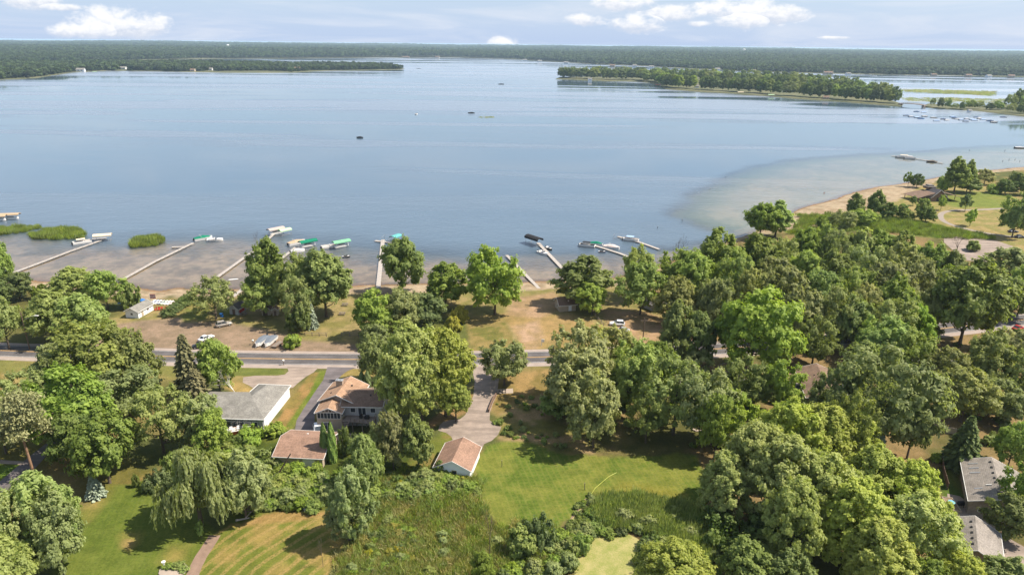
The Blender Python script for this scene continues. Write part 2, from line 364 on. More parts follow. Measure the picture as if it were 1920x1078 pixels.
# mowing stripes of the two lawns (a weave of lighter passes) and the curved swaths of the hay strip
def wave(nt, vec, rot, sc, dist=1.2):
    mp = nt.new('ShaderNodeMapping'); nt.put(mp.inputs[0], vec); mp.inputs['Rotation'].default_value = (0, 0, math.radians(rot))
    wv = nt.new('ShaderNodeTexWave', wave_type='BANDS', bands_direction='X', wave_profile='SIN')
    nt.put(wv.inputs['Vector'], mp.outputs[0]); wv.inputs['Scale'].default_value = sc; wv.inputs['Distortion'].default_value = dist
    wv.inputs['Detail'].default_value = 3; wv.inputs['Detail Scale'].default_value = 0.8
    return nt.ramp(wv.outputs[1], 0.45, 0.95)
wa = nt.math('MAXIMUM', wave(nt, pos, -14, 0.28), nt.math('MULTIPLY', wave(nt, pos, 82, 0.30), 0.7))
wa = nt.math('MULTIPLY', nt.math('MULTIPLY', wa, nt.ramp(g2, 0.3, 0.7, .25, 1)), am.outputs['Fac'])
col = nt.mix(nt.math('MULTIPLY', wa, 0.36), col, tuple(C(178, 172, 92)))
vm = nt.new('ShaderNodeVectorMath', operation='SUBTRACT'); nt.put(vm.inputs[0], pos); vm.inputs[1].default_value = (-9, 74, 0)
wr = nt.new('ShaderNodeTexWave', wave_type='RINGS', rings_direction='Z', wave_profile='SIN'); nt.put(wr.inputs['Vector'], vm.outputs[0])
wr.inputs['Scale'].default_value = 0.15; wr.inputs['Distortion'].default_value = 3.2; wr.inputs['Detail'].default_value = 3; wr.inputs['Detail Scale'].default_value = .5
wf = nt.math('MULTIPLY', nt.math('MULTIPLY', nt.ramp(wr.outputs[1], 0.5, 0.95), nt.ramp(g1, 0.35, 0.6, .15, 1)), av.outputs['Fac'])
col = nt.mix(nt.math('MULTIPLY', wf, 0.68), col, tuple(C(208, 174, 112)))
nt.put(b.inputs['Base Color'], col); b.inputs['Roughness'].default_value = 0.95; b.inputs['Specular IOR Level'].default_value = 0.1
bn = nt.new('ShaderNodeBump'); bn.inputs['Strength'].default_value = 0.5; bn.inputs['Distance'].default_value = 0.12
nt.put(bn.inputs['Height'], nt.math('ADD', g1, g3)); nt.put(b.inputs['Normal'], bn.outputs[0])
nt.l.new(b.outputs[0], out.inputs[0])
rgba = np.concatenate([base, np.ones(base.shape[:2] + (1,))], -1)
gme = npmesh('ground', np.stack([X, Y, Z], -1).reshape(-1, 3), quads, gm, True,
             [('albedo', 'FLOAT_COLOR', 'POINT', rgba), ('mown', 'FLOAT', 'POINT', np.maximum(m_lawn, 0.35 * m_left)), ('field', 'FLOAT', 'POINT', m_field)])
ground = link(bpy.data.objects.new('ground', gme)); tag(ground, kind='structure')

# ---------------------------------------------------------------- water: clear over the sand shelf, murky blue where deep
rr = slice(2, None); sub = (slice(None, None, 2), slice(None, None, 2))
wx, wy, wsh, wds = X[sub], Y[sub], sh[sub], ds[sub]
yk = np.array([o for o in range(wx.shape[0]) if wx.shape[0] - o > 0 and wy[o, 0] > 150])
wx, wy, wsh, wds = wx[yk], wy[yk], wsh[yk], wds[yk]
wn = fbm(wx, wy, 22, 55) - .5
murk = 0.03 + 0.16 * sstep(-wds, 0, 70) + 0.10 * (wn + .5) + 0.70 * sstep(-wsh + wn * np.where(wx > 60, 5, 18), np.where(wx > 60, -6, -26), np.where(wx > 60, 9, 20))
murk = np.where((wx > 130) & (wsh > 0), 0.12 + 0.20 * sstep(-wds, 0, 90) + 0.14 * wn + .10 * sstep(-wsh, -14, 0), murk)
wi = np.arange(wx.size).reshape(wx.shape)
wq = np.stack([wi[:-1, :-1], wi[:-1, 1:], wi[1:, 1:], wi[1:, :-1]], -1).reshape(-1, 4)
keep = (wds.ravel()[wq].min(1) < 6); wq = wq[keep]
wm, nt, out = newmat('lake_water')
pos = nt.new('ShaderNodeNewGeometry').outputs['Position']
am = nt.new('ShaderNodeAttribute', attribute_name='murk')
pat = nt.noise(nt.vscale(pos, (0.0011, 0.0068, 1)), 1.0, 3, 0.5, 1.4)       # wind patches, long across the lake
pat = nt.ramp(pat, 0.42, 0.60)
nz1 = nt.noise(nt.vscale(pos, (0.55, 0.9, 1)), 1.0, 3, 0.6); nz2 = nt.noise(nt.vscale(pos, (0.07, 0.12, 1)), 1.0, 3, 0.6)
bn = nt.new('ShaderNodeBump'); bn.inputs['Distance'].default_value = 0.35
nt.put(bn.inputs['Strength'], nt.ramp(pat, 0, 1, 0.03, 0.85)); nt.put(bn.inputs['Height'], nt.math('ADD', nt.math('MULTIPLY', nz1, 0.6), nz2))
fr = nt.new('ShaderNodeFresnel'); fr.inputs[0].default_value = 1.5; nt.put(fr.inputs['Normal'], bn.outputs[0])
gl = nt.new('ShaderNodeBsdfGlossy'); gl.inputs['Color'].default_value = (1, 1, 1, 1); nt.put(gl.inputs['Normal'], bn.outputs[0])
nt.put(gl.inputs['Roughness'], nt.ramp(pat, 0, 1, 0.05, 0.30))
df = nt.new('ShaderNodeBsdfDiffuse'); df.inputs['Color'].default_value = (0.078, 0.125, 0.172, 1)
tr = nt.new('ShaderNodeBsdfTransparent'); tr.inputs[0].default_value = (0.92, 0.95, 0.93, 1)
m1 = nt.new('ShaderNodeMixShader'); nt.put(m1.inputs[0], am.outputs['Fac']); nt.l.new(tr.outputs[0], m1.inputs[1]); nt.l.new(df.outputs[0], m1.inputs[2])
m2 = nt.new('ShaderNodeMixShader'); nt.put(m2.inputs[0], fr.outputs[0]); nt.l.new(m1.outputs[0], m2.inputs[1]); nt.l.new(gl.outputs[0], m2.inputs[2])
nt.l.new(m2.outputs[0], out.inputs[0])
wme = npmesh('lake_water', np.stack([wx, wy, np.full(wx.shape, WATER_Z)], -1).reshape(-1, 3), wq, wm, True, [('murk', 'FLOAT', 'POINT', murk)])
water = link(bpy.data.objects.new('lake_water', wme)); tag(water, kind='structure')

# ---------------------------------------------------------------- far land: slabs with sloping banks
def land(name, px, matn, top=0.6, bank=6.0):
    pts = [Vector((*P(a, b), 0)) for a, b in px]; n = len(pts); mb = MB()
    cx = sum((p for p in pts), Vector()) / n
    a2 = sum(pts[i].x * pts[(i + 1) % n].y - pts[(i + 1) % n].x * pts[i].y for i in range(n))
    if a2 < 0: pts.reverse()
    inner = []
    for i in range(n):
        d = (pts[(i + 1) % n] - pts[i - 1]).normalized(); nrm = Vector((-d.y, d.x, 0)); inner.append(pts[i] + nrm * bank)
    mb.f.append(tuple(range(n))); mb.v += [(p.x, p.y, top) for p in inner]
    mb.v += [(p.x, p.y, WATER_Z - 1) for p in pts]
    for i in range(n): j = (i + 1) % n; mb.f.append((n + i, n + j, j, i))
    o = mb.build(name, matn); tag(o, kind='structure'); return o
m_far = mat('far_land', (0.07, 0.09, 0.035), 0.95, 0.3, 0.02, col2=(0.15, 0.14, 0.07))
LEFT_PX = [(-1500, 190), (-700, 160), (-200, 152), (0, 150), (75, 146), (140, 136), (200, 133), (290, 134), (420, 137), (530, 137), (620, 133), (752, 131), (762, 129.5), (735, 126), (600, 122),
           (480, 122), (390, 120.5), (330, 118), (-100, 122), (-1500, 150)]
MAIN_PX = [(-1500, 170), (-400, 128), (-60, 119), (300, 112), (420, 110.5), (530, 110), (640, 109.2), (740, 108.5), (850, 108.5), (940, 110.5), (1000, 114), (1080, 119), (1200, 124), (1290, 129), (1420, 135), (1560, 138),
           (1700, 141), (1920, 144), (2600, 158), (3400, 175)]
main_pts = MAIN_PX + [(3400, 150)]
RIGHT_PX = [(1040, 148.5), (1100, 151), (1200, 154), (1232, 158), (1246, 167), (1290, 171), (1400, 178), (1430, 180), (1500, 186), (1600, 193), (1690, 200), (1697, 196), (1660, 184), (1600, 170), (1500, 156), (1400, 148), (1280, 144), (1100, 144), (1048, 145)]
CAUSE_PX = [(1728, 200), (1760, 204), (1830, 208), (1880, 214), (1920, 219), (2100, 232), (2400, 230), (2300, 190), (1960, 186), (1890, 196), (1830, 200), (1760, 196), (1735, 195)]
land('left_peninsula', LEFT_PX, m_far, 0.8, 10); land('right_peninsula', RIGHT_PX, m_far, 0.6, 4); land('causeway_land', CAUSE_PX, m_far, 0.6, 4)
# the mainland runs from its shoreline to the horizon
mp_ = [P(a, b) for a, b in MAIN_PX]; mb = MB(); n = len(mp_)
rings = []
for (k_, z_) in ((1.0, WATER_Z - 1), (1.004, 0.8), (1.6, 2.0), (3.0, 4.0), (8.0, 6.0)):
    rings.append([(x * k_, y_ * k_ if k_ < 7 else 42000, z_) for x, y_ in mp_])
mb.loft(rings, closed=False, caps=False); mb.f = [tuple(reversed(f)) for f in mb.f]
tag(mb.build('mainland', m_far), kind='structure')
# ================================================================ foliage materials and tree kinds
def leafmat(name, dark, light, trans=0.48, vlo=0.94, vhi=1.18):
    if name in MATS: return MATS[name]
    m, nt, out = newmat(name)
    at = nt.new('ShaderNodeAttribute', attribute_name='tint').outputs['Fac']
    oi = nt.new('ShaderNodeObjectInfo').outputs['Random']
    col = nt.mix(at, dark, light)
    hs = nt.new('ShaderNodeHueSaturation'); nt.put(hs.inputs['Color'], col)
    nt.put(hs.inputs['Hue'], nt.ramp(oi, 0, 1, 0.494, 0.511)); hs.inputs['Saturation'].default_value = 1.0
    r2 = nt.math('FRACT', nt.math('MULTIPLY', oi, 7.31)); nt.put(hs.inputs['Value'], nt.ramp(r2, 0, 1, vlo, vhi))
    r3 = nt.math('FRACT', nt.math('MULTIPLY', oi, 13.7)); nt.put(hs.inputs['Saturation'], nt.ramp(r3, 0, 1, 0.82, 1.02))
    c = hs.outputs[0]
    d = nt.new('ShaderNodeBsdfPrincipled'); nt.put(d.inputs['Base Color'], c); d.inputs['Roughness'].default_value = 0.55; d.inputs['Specular IOR Level'].default_value = 0.25
    t = nt.new('ShaderNodeBsdfTranslucent'); nt.put(t.inputs[0], nt.mix(1.0, c, (1.15, 1.2, 0.6), 'MULTIPLY'))
    mx = nt.new('ShaderNodeMixShader'); mx.inputs[0].default_value = trans
    nt.l.new(d.outputs[0], mx.inputs[1]); nt.l.new(t.outputs[0], mx.inputs[2]); nt.l.new(mx.outputs[0], out.inputs[0])
    MATS[name] = m; return m
BARK = mat('bark', (0.11, 0.085, 0.065), 0.95, 0.35, 3.0, bump=.4)
BARKP = mat('pine_bark', (0.26, 0.16, 0.10), 0.95, 0.3, 2.0, bump=.4)
BARKW = mat('birch_bark', (0.62, 0.58, 0.52), 0.9, 0.2, 2.0)
L = {}
L['oak'] = leafmat('leaf_oak', (0.146, 0.184, 0.053), (0.349, 0.389, 0.106))
L['olive'] = leafmat('leaf_olive', (0.193, 0.220, 0.071), (0.423, 0.416, 0.138))
L['maple'] = leafmat('leaf_maple', (0.151, 0.234, 0.041), (0.379, 0.466, 0.076))
L['fresh'] = leafmat('leaf_fresh', (0.129, 0.182, 0.033), (0.303, 0.358, 0.071))
L['cotton'] = leafmat('leaf_cottonwood', (0.24, 0.30, 0.055), (0.52, 0.54, 0.13), .5)
L['ash'] = leafmat('leaf_ash', (0.172, 0.237, 0.064), (0.414, 0.447, 0.138))
L['willow'] = leafmat('leaf_willow', (0.19, 0.25, 0.07), (0.42, 0.47, 0.16), .5)
L['dark'] = leafmat('leaf_dark', (0.092, 0.150, 0.041), (0.243, 0.298, 0.079))
L['spruce'] = leafmat('needle_blue', (0.133, 0.190, 0.121), (0.334, 0.379, 0.268), .1)
L['pine'] = leafmat('needle_pine', (0.135, 0.146, 0.047), (0.314, 0.303, 0.110), .15)
L['cedar'] = leafmat('needle_cedar', (0.099, 0.163, 0.035), (0.229, 0.304, 0.070), .15)
L['brown'] = leafmat('leaf_brown', (0.119, 0.122, 0.047), (0.279, 0.251, 0.107), .15)
L['yellow'] = leafmat('leaf_yellow', (0.220, 0.229, 0.028), (0.521, 0.442, 0.057))
L['far'] = leafmat('leaf_far_green', (0.035, 0.060, 0.020), (0.089, 0.125, 0.042), .3, .55, 1.6)
L['far2'] = leafmat('leaf_far_dark', (0.023, 0.042, 0.021), (0.057, 0.084, 0.038), .3, .55, 1.5)
L['reed'] = leafmat('blade_reed', (0.153, 0.220, 0.035), (0.306, 0.360, 0.059), .35, .75, 1.25)
L['meadow'] = leafmat('blade_meadow', (0.245, 0.250, 0.069), (0.530, 0.430, 0.168), .4, .7, 1.3)

def leaf_quads(pos, nrm, size, tint, aspect=1.5, droop=None, rng=RNG):
    """lens shaped leaf sprays: one folded quad each"""
    n = len(pos); nrm = nrm / (np.linalg.norm(nrm, axis=1, keepdims=True) + 1e-9)
    r = rng.normal(size=(n, 3)) if droop is None else droop
    t = np.cross(nrm, r); t /= (np.linalg.norm(t, axis=1, keepdims=True) + 1e-9); b = np.cross(nrm, t)
    if droop is not None: t, b = b, t     # long axis follows droop
    s = size[:, None]
    V = np.empty((n, 4, 3)); a = t * s * aspect * .5; c = b * s * .5
    V[:, 0] = pos - a; V[:, 1] = pos - c + nrm * s * .12; V[:, 2] = pos + a; V[:, 3] = pos + c + nrm * s * .12
    Fq = np.arange(n * 4).reshape(n, 4)
    return V.reshape(-1, 3), Fq, np.repeat(tint, 4)
def crown_mesh(name, m, pos, nrm, size, tint, aspect=1.5, droop=None):
    V, Fq, T = leaf_quads(pos, nrm, size, np.clip(tint, 0, 1), aspect, droop)
    return npmesh(name, V, Fq, m, False, [('tint', 'FLOAT', 'POINT', T)])
def unit(n, rng): v = rng.normal(size=(n, 3)); return v / np.linalg.norm(v, axis=1, keepdims=True)
def limbs(mb, H, r0, targets, rng, fork=0.3, lean=(0, 0)):
    top = Vector((lean[0], lean[1], H * .62)); pts = [Vector((0, 0, -.3)), Vector((lean[0] * .3, lean[1] * .3, H * fork)), top]
    mb.tube(pts[0], pts[1], r0, r0 * .72, 7, False); mb.tube(pts[1], pts[2], r0 * .72, r0 * .3, 6, False)
    for t in targets:
        t = Vector(t); z0 = min(max(t.z * .55, H * fork * .8), H * .55); f = (z0 - pts[1].z) / (top.z - pts[1].z)
        a = pts[1].lerp(top, f) if f > 0 else pts[0].lerp(pts[1], (z0 + .3) / (H * fork + .3)); mid = a.lerp(t, .5) + Vector((0, 0, -.3 - .04 * (t - a).length))
        mb.tube(a, mid, r0 * .33, r0 * .2, 5, False); mb.tube(mid, t, r0 * .2, r0 * .05, 4, False)
def norm_size(pos): return float(np.percentile(np.hypot(pos[:, 0], pos[:, 1]), 97)), float(np.percentile(pos[:, 2], 99.3))
def broad(kind, R, H, base, n_cl, n_leaf, lsize, leafm, seed, shape='round', up=.35, clr=(.16, .30), trunk=.35, squash=.8, inner=.12, bark=None, aspect=1.5, gappy=0.0):
    rng = np.random.default_rng(seed); z0 = H * base; hc = (H - z0)
    # clump centres over the crown envelope
    d = unit(n_cl * 3, rng); d = d[d[:, 2] > -.75][:n_cl]; n_cl = len(d)
    rad = rng.uniform(.62, 1.0, n_cl) ** .6
    if shape == 'round': ez = hc * .5; cz = z0 + ez; px = d[:, 0] * rad * R; py = d[:, 1] * rad * R; pz = cz + d[:, 2] * rad * ez
    elif shape == 'tall': ez = hc * .5; cz = z0 + ez; tt = d[:, 2] * rad; w = R * (1 - .35 * np.maximum(tt, 0)) ; px = d[:, 0] * rad * w; py = d[:, 1] * rad * w; pz = cz + tt * ez
    elif shape == 'flat': ez = hc * .5; cz = z0 + ez * .8; tt = d[:, 2] * rad; px = d[:, 0] * rad * R * (1 + .12 * np.maximum(-tt, 0)); py = d[:, 1] * rad * R; pz = cz + tt * ez * np.where(tt > 0, 1.15, .75)
    # big lobes: push groups of clumps outwards or inwards
    lob = unit(9, rng); amp = rng.uniform(-.42, .30, 9)
    dd = np.stack([px / R, py / R, (pz - cz) / ez], 1); dn = dd / (np.linalg.norm(dd, axis=1, keepdims=True) + 1e-9)
    sc = 1 + (np.clip(dn @ lob.T, 0, 1) ** 3 * amp).sum(1); px *= sc; py *= sc; pz = cz + (pz - cz) * (1 + (sc - 1) * .7)
    cen = np.stack([px, py, pz], 1); rc = rng.uniform(clr[0], clr[1], n_cl) * R
    if gappy: k = rng.random(n_cl) > gappy; cen, rc = cen[k], rc[k]; n_cl = len(cen)
    rc = rc * rng.uniform(.35, 1.15, n_cl)
    wgt = rc ** 1.9; ci = rng.choice(n_cl, n_leaf, p=wgt / wgt.sum())
    outw = cen - np.array([0, 0, cz - ez * .3]); outw /= (np.linalg.norm(outw, axis=1, keepdims=True) + 1e-9)
    dirs = unit(n_leaf, rng); dirs[:, 2] += up * .6; dirs = dirs + outw[ci] * .35; dirs /= np.linalg.norm(dirs, axis=1, keepdims=True)
    rr = rc[ci] * (rng.random(n_leaf) ** .45) * rng.uniform(.8, 1.3, n_leaf)
    al = (dirs * outw[ci]).sum(1)[:, None]
    off = (dirs + outw[ci] * np.maximum(al, 0) * .7) * rr[:, None]; off[:, 2] *= squash * .9
    # twig level bunching so that clumps break up into sprays
    nb = n_leaf // 7; tw = rng.integers(0, nb, n_leaf); off = off[tw] * .82 + off * .18; ci = ci[tw]
    pos = cen[ci] + off + rng.normal(size=(n_leaf, 3)) * lsize * .38
    dirs = dirs[tw]; nr = dirs * .7 + unit(n_leaf, rng) * .55 + outw[ci] * .35 + np.array([0, 0, .35])
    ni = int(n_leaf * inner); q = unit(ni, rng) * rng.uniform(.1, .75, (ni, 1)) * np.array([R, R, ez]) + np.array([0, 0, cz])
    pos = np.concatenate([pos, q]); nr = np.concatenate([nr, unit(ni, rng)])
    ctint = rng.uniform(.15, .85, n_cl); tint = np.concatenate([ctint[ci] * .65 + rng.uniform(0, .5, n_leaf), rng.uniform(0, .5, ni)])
    size = lsize * rng.uniform(.5, 1.3, len(pos))
    R, Hn = norm_size(pos)
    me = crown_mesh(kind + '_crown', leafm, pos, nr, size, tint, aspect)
    mb = MB(); sel = cen[rng.permutation(n_cl)[:min(16, n_cl)]]
    limbs(mb, H, trunk, [tuple(c * np.array([.85, .85, .95])) for c in sel], rng, fork=max(base, .12) * .9)
    return me, mb.mesh(kind + '_trunk', bark or BARK, True), R, Hn
def willow(R, H, seed, n_str=520, per=26):
    rng = np.random.default_rng(seed); P_, N_, T_, D_ = [], [], [], []
    tuf = unit(26, rng); tuf = tuf[tuf[:, 2] > -.15]
    for i in range(n_str):
        t = tuf[rng.integers(len(tuf))]; rad = rng.uniform(.55, .95); c = np.array([t[0] * R * rad, t[1] * R * rad, H * .55 + max(t[2], -.1) * H * .42])
        d = rng.normal(size=2); d /= np.linalg.norm(d); outv = np.array([t[0], t[1]]); d = d * .7 + outv * .6; rr = rng.uniform(.3, 1.0) * R * .36
        top = c + np.array([d[0] * rr * .5, d[1] * rr * .5, rng.uniform(0, .05) * H]); ln = rng.uniform(.25, .62) * min(top[2], H * .8)
        tt = np.linspace(0, 1, per); ox = d[0] * rr * .6 * (1 - (1 - tt) ** 2); oy = d[1] * rr * .6 * (1 - (1 - tt) ** 2)
        p = np.stack([top[0] + ox, top[1] + oy, top[2] - ln * tt ** 1.3 + .04 * H * np.sin(tt * 2)], 1) + rng.normal(size=(per, 3)) * .12
        p[:, 2] = np.maximum(p[:, 2], .35)
        n = np.stack([np.full(per, d[0]), np.full(per, d[1]), .55 - .4 * tt], 1) + rng.normal(size=(per, 3)) * .45
        P_.append(p); N_.append(n); T_.append(np.clip(rng.uniform(.2, .7) + rng.uniform(-.2, .35, per) + .15 * (1 - tt), 0, 1))
        D_.append(np.tile([0, 0, -1.0], (per, 1)) + rng.normal(size=(per, 3)) * .2)
    pos, nr, ti, dr = map(np.concatenate, (P_, N_, T_, D_))
    k = int(len(pos) * .22); q = unit(k, rng) * rng.uniform(.2, .8, (k, 1)) * np.array([R * .8, R * .8, H * .36]) + np.array([0, 0, H * .56])
    pos = np.concatenate([pos, q]); nr = np.concatenate([nr, unit(k, rng)]); ti = np.concatenate([ti, rng.uniform(0, .5, k)]); dr = np.concatenate([dr, np.tile([0, 0, -1.0], (k, 1)) + .3 * unit(k, rng)])
    me = crown_mesh('willow_crown', L['willow'], pos, nr, .34 * rng.uniform(.6, 1.3, len(pos)), ti, 2.6, dr)
    mb = MB(); limbs(mb, H, .55, [(t[0] * R * .7, t[1] * R * .7, H * .6 + max(t[2], 0) * H * .3) for t in tuf[:12]], rng, .2)
    return me, mb.mesh('willow_trunk', BARK, True), *norm_size(pos)
def conifer(kind, R, H, leafm, seed, n_br=260, base=.04, lsize=.36, bark=None, power=.9, per=34):
    rng = np.random.default_rng(seed); P_, N_, T_, D_ = [], [], [], []; mb = MB(); mb.tube((0, 0, -.2), (0, 0, H * .96), .018 * H, .02, 6, False)
    for i in range(n_br):
        t = (i + rng.random()) / n_br; z = H * (base + (1 - base) * t ** 1.0); rl = R * (1 - t) ** power * rng.uniform(.75, 1.08) + .12; a = i * 2.399 + rng.normal() * .2
        s = rng.random(per) ** .7; dx, dy = math.cos(a), math.sin(a); sag = -.22 * rl * s + .1 * rl * s ** 2
        side = rng.normal(size=per) * .14 * rl * (1.1 - s)
        p = np.stack([dx * rl * s - dy * side, dy * rl * s + dx * side, z + sag + rng.normal(size=per) * .05], 1)
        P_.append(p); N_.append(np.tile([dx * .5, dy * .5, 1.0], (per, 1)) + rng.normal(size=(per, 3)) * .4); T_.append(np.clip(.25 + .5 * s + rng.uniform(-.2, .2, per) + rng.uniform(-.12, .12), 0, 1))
        D_.append(np.tile([dx, dy, -.2], (per, 1)) + rng.normal(size=(per, 3)) * .3)
        if i % 6 == 0: mb.tube((0, 0, z), (dx * rl * .8, dy * rl * .8, z - .15 * rl), .04, .015, 4, False)
    pos, nr, ti, dr = map(np.concatenate, (P_, N_, T_, D_))
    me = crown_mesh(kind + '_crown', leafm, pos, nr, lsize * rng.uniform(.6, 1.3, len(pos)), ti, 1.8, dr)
    return me, mb.mesh(kind + '_trunk', bark or BARK, True), R, H
def cedar(R, H, seed):
    rng = np.random.default_rng(seed); n = 4200; t = rng.random(n); a = rng.random(n) * 6.283
    r = R * np.minimum(1, (t + .25) * 3) * np.clip((1 - t) * 2.2, 0, 1) ** .6 * (1 + .12 * np.sin(a * 5 + t * 14)) * rng.uniform(.8, 1.05, n)
    pos = np.stack([np.cos(a) * r, np.sin(a) * r, t * H], 1); nr = np.stack([np.cos(a), np.sin(a), np.full(n, .5)], 1) + unit(n, rng) * .5
    me = crown_mesh('arborvitae_crown', L['cedar'], pos, nr, .3 * rng.uniform(.6, 1.3, n), rng.random(n), 1.6, np.tile([0, 0, 1.0], (n, 1)) + .3 * unit(n, rng))
    mb = MB(); mb.tube((0, 0, -.1), (0, 0, H * .8), .12, .03, 6); return me, mb.mesh('arborvitae_trunk', BARK, True), R, H
def pine(R, H, seed):
    rng = np.random.default_rng(seed); P_, N_, T_ = [], [], []; mb = MB(); mb.tube((0, 0, -.2), (.3, 0, H * .55), .28, .2, 8, False); mb.tube((.3, 0, H * .55), (.1, .2, H * .95), .2, .06, 7, False)
    for i in range(34):
        t = rng.random(); z = H * (.5 + .48 * t); rl = R * (1 - .55 * t) * rng.uniform(.5, 1.05); a = rng.random() * 6.283; e = Vector((math.cos(a) * rl, math.sin(a) * rl, z + rl * rng.uniform(-.05, .25)))
        mb.tube((.2, .05, z - .4), e, .09, .03, 5, False); k = 230
        c = np.array(e) + rng.normal(size=(k, 3)) * np.array([.75, .75, .32]); P_.append(c); N_.append(unit(k, rng) + np.array([0, 0, .8])); T_.append(rng.uniform(0, .6, k) + rng.uniform(0, .4))
    pos, nr, ti = map(np.concatenate, (P_, N_, T_))
    me = crown_mesh('pine_crown', L['pine'], pos, nr, .3 * rng.uniform(.6, 1.3, len(pos)), ti, 2.0); return me, mb.mesh('pine_trunk', BARKP, True), R, H
def bare(R, H, seed, m=None, twigs=220, name='bare_tree'):
    rng = np.random.default_rng(seed); mb = MB()
    def grow(p, d, l, r, lev):
        q = p + d * l; mb.tube(p, q, r, r * .6, 5 if lev < 2 else 3, False)
        if lev < 4:
            for _ in range(3 if lev < 2 else 3):
                nd = (d + Vector(rng.normal(size=3)) * .42 + Vector((0, 0, .12))).normalized(); grow(q, nd, l * rng.uniform(.55, .8), r * .55, lev + 1)
    grow(Vector((0, 0, -.1)), Vector((0, 0, 1)), H * .34, .16, 0)
    return None, mb.mesh(name + '_trunk', m or BARK, True), R, H
K = {}
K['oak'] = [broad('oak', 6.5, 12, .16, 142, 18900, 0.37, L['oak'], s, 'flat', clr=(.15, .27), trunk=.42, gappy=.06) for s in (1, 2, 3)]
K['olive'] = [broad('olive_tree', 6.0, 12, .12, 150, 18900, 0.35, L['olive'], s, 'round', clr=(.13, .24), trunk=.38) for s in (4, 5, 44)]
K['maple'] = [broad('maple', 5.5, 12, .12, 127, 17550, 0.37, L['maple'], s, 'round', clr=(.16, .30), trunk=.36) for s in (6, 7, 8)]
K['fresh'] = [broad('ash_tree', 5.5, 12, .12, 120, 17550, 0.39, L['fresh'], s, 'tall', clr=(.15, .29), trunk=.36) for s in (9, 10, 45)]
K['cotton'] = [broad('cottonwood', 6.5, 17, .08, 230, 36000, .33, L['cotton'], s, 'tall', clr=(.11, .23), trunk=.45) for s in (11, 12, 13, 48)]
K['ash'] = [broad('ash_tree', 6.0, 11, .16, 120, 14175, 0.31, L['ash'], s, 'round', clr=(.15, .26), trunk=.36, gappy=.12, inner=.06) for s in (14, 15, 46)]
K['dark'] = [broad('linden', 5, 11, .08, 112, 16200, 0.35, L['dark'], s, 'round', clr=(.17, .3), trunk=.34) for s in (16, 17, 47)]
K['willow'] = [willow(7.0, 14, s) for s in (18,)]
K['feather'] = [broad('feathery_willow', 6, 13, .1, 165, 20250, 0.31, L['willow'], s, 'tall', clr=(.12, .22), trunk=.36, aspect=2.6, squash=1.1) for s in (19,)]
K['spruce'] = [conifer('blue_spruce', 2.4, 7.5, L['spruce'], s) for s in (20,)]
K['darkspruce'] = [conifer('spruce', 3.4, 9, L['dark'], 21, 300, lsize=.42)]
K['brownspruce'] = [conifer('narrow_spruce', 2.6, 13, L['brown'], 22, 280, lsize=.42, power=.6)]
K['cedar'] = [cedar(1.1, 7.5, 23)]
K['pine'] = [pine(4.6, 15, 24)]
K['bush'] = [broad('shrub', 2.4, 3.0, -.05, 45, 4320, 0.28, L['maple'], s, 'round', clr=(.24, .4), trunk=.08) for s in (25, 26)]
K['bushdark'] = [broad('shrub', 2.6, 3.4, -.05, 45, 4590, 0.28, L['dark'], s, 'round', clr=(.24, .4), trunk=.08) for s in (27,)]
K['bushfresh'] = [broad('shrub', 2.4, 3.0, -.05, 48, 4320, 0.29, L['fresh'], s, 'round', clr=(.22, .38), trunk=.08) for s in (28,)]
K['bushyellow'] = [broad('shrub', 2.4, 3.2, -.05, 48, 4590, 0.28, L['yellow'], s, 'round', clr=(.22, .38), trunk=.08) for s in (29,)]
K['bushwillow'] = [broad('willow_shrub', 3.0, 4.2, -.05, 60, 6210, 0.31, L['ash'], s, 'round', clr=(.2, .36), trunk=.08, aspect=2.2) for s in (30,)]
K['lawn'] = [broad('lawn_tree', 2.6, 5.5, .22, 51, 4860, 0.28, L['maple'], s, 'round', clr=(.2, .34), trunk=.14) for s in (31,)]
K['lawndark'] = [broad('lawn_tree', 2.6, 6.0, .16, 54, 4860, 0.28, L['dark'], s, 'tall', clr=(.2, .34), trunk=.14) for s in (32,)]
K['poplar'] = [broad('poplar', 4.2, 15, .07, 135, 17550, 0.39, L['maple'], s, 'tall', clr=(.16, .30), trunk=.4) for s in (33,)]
K['bare'] = [bare(3, 8, 34)]
K['birch'] = [bare(3, 9, 35, BARKW)]
KNAME = dict(oak='oak_tree', olive='olive_tree', maple='maple_tree', fresh='ash_tree', cotton='cottonwood_tree', ash='ash_tree', dark='linden_tree', willow='weeping_willow', feather='willow_tree',
             spruce='blue_spruce', darkspruce='spruce_tree', brownspruce='narrow_spruce', cedar='arborvitae', pine='pine_tree', bush='shrub', bushdark='shrub', bushfresh='shrub', bushyellow='shrub', bushwillow='willow_shrub',
             lawn='lawn_tree', lawndark='lawn_tree', poplar='poplar_tree', bare='bare_tree', birch='birch_tree')
KNAME['olive'] = 'hackberry_tree'
_ti = [0]
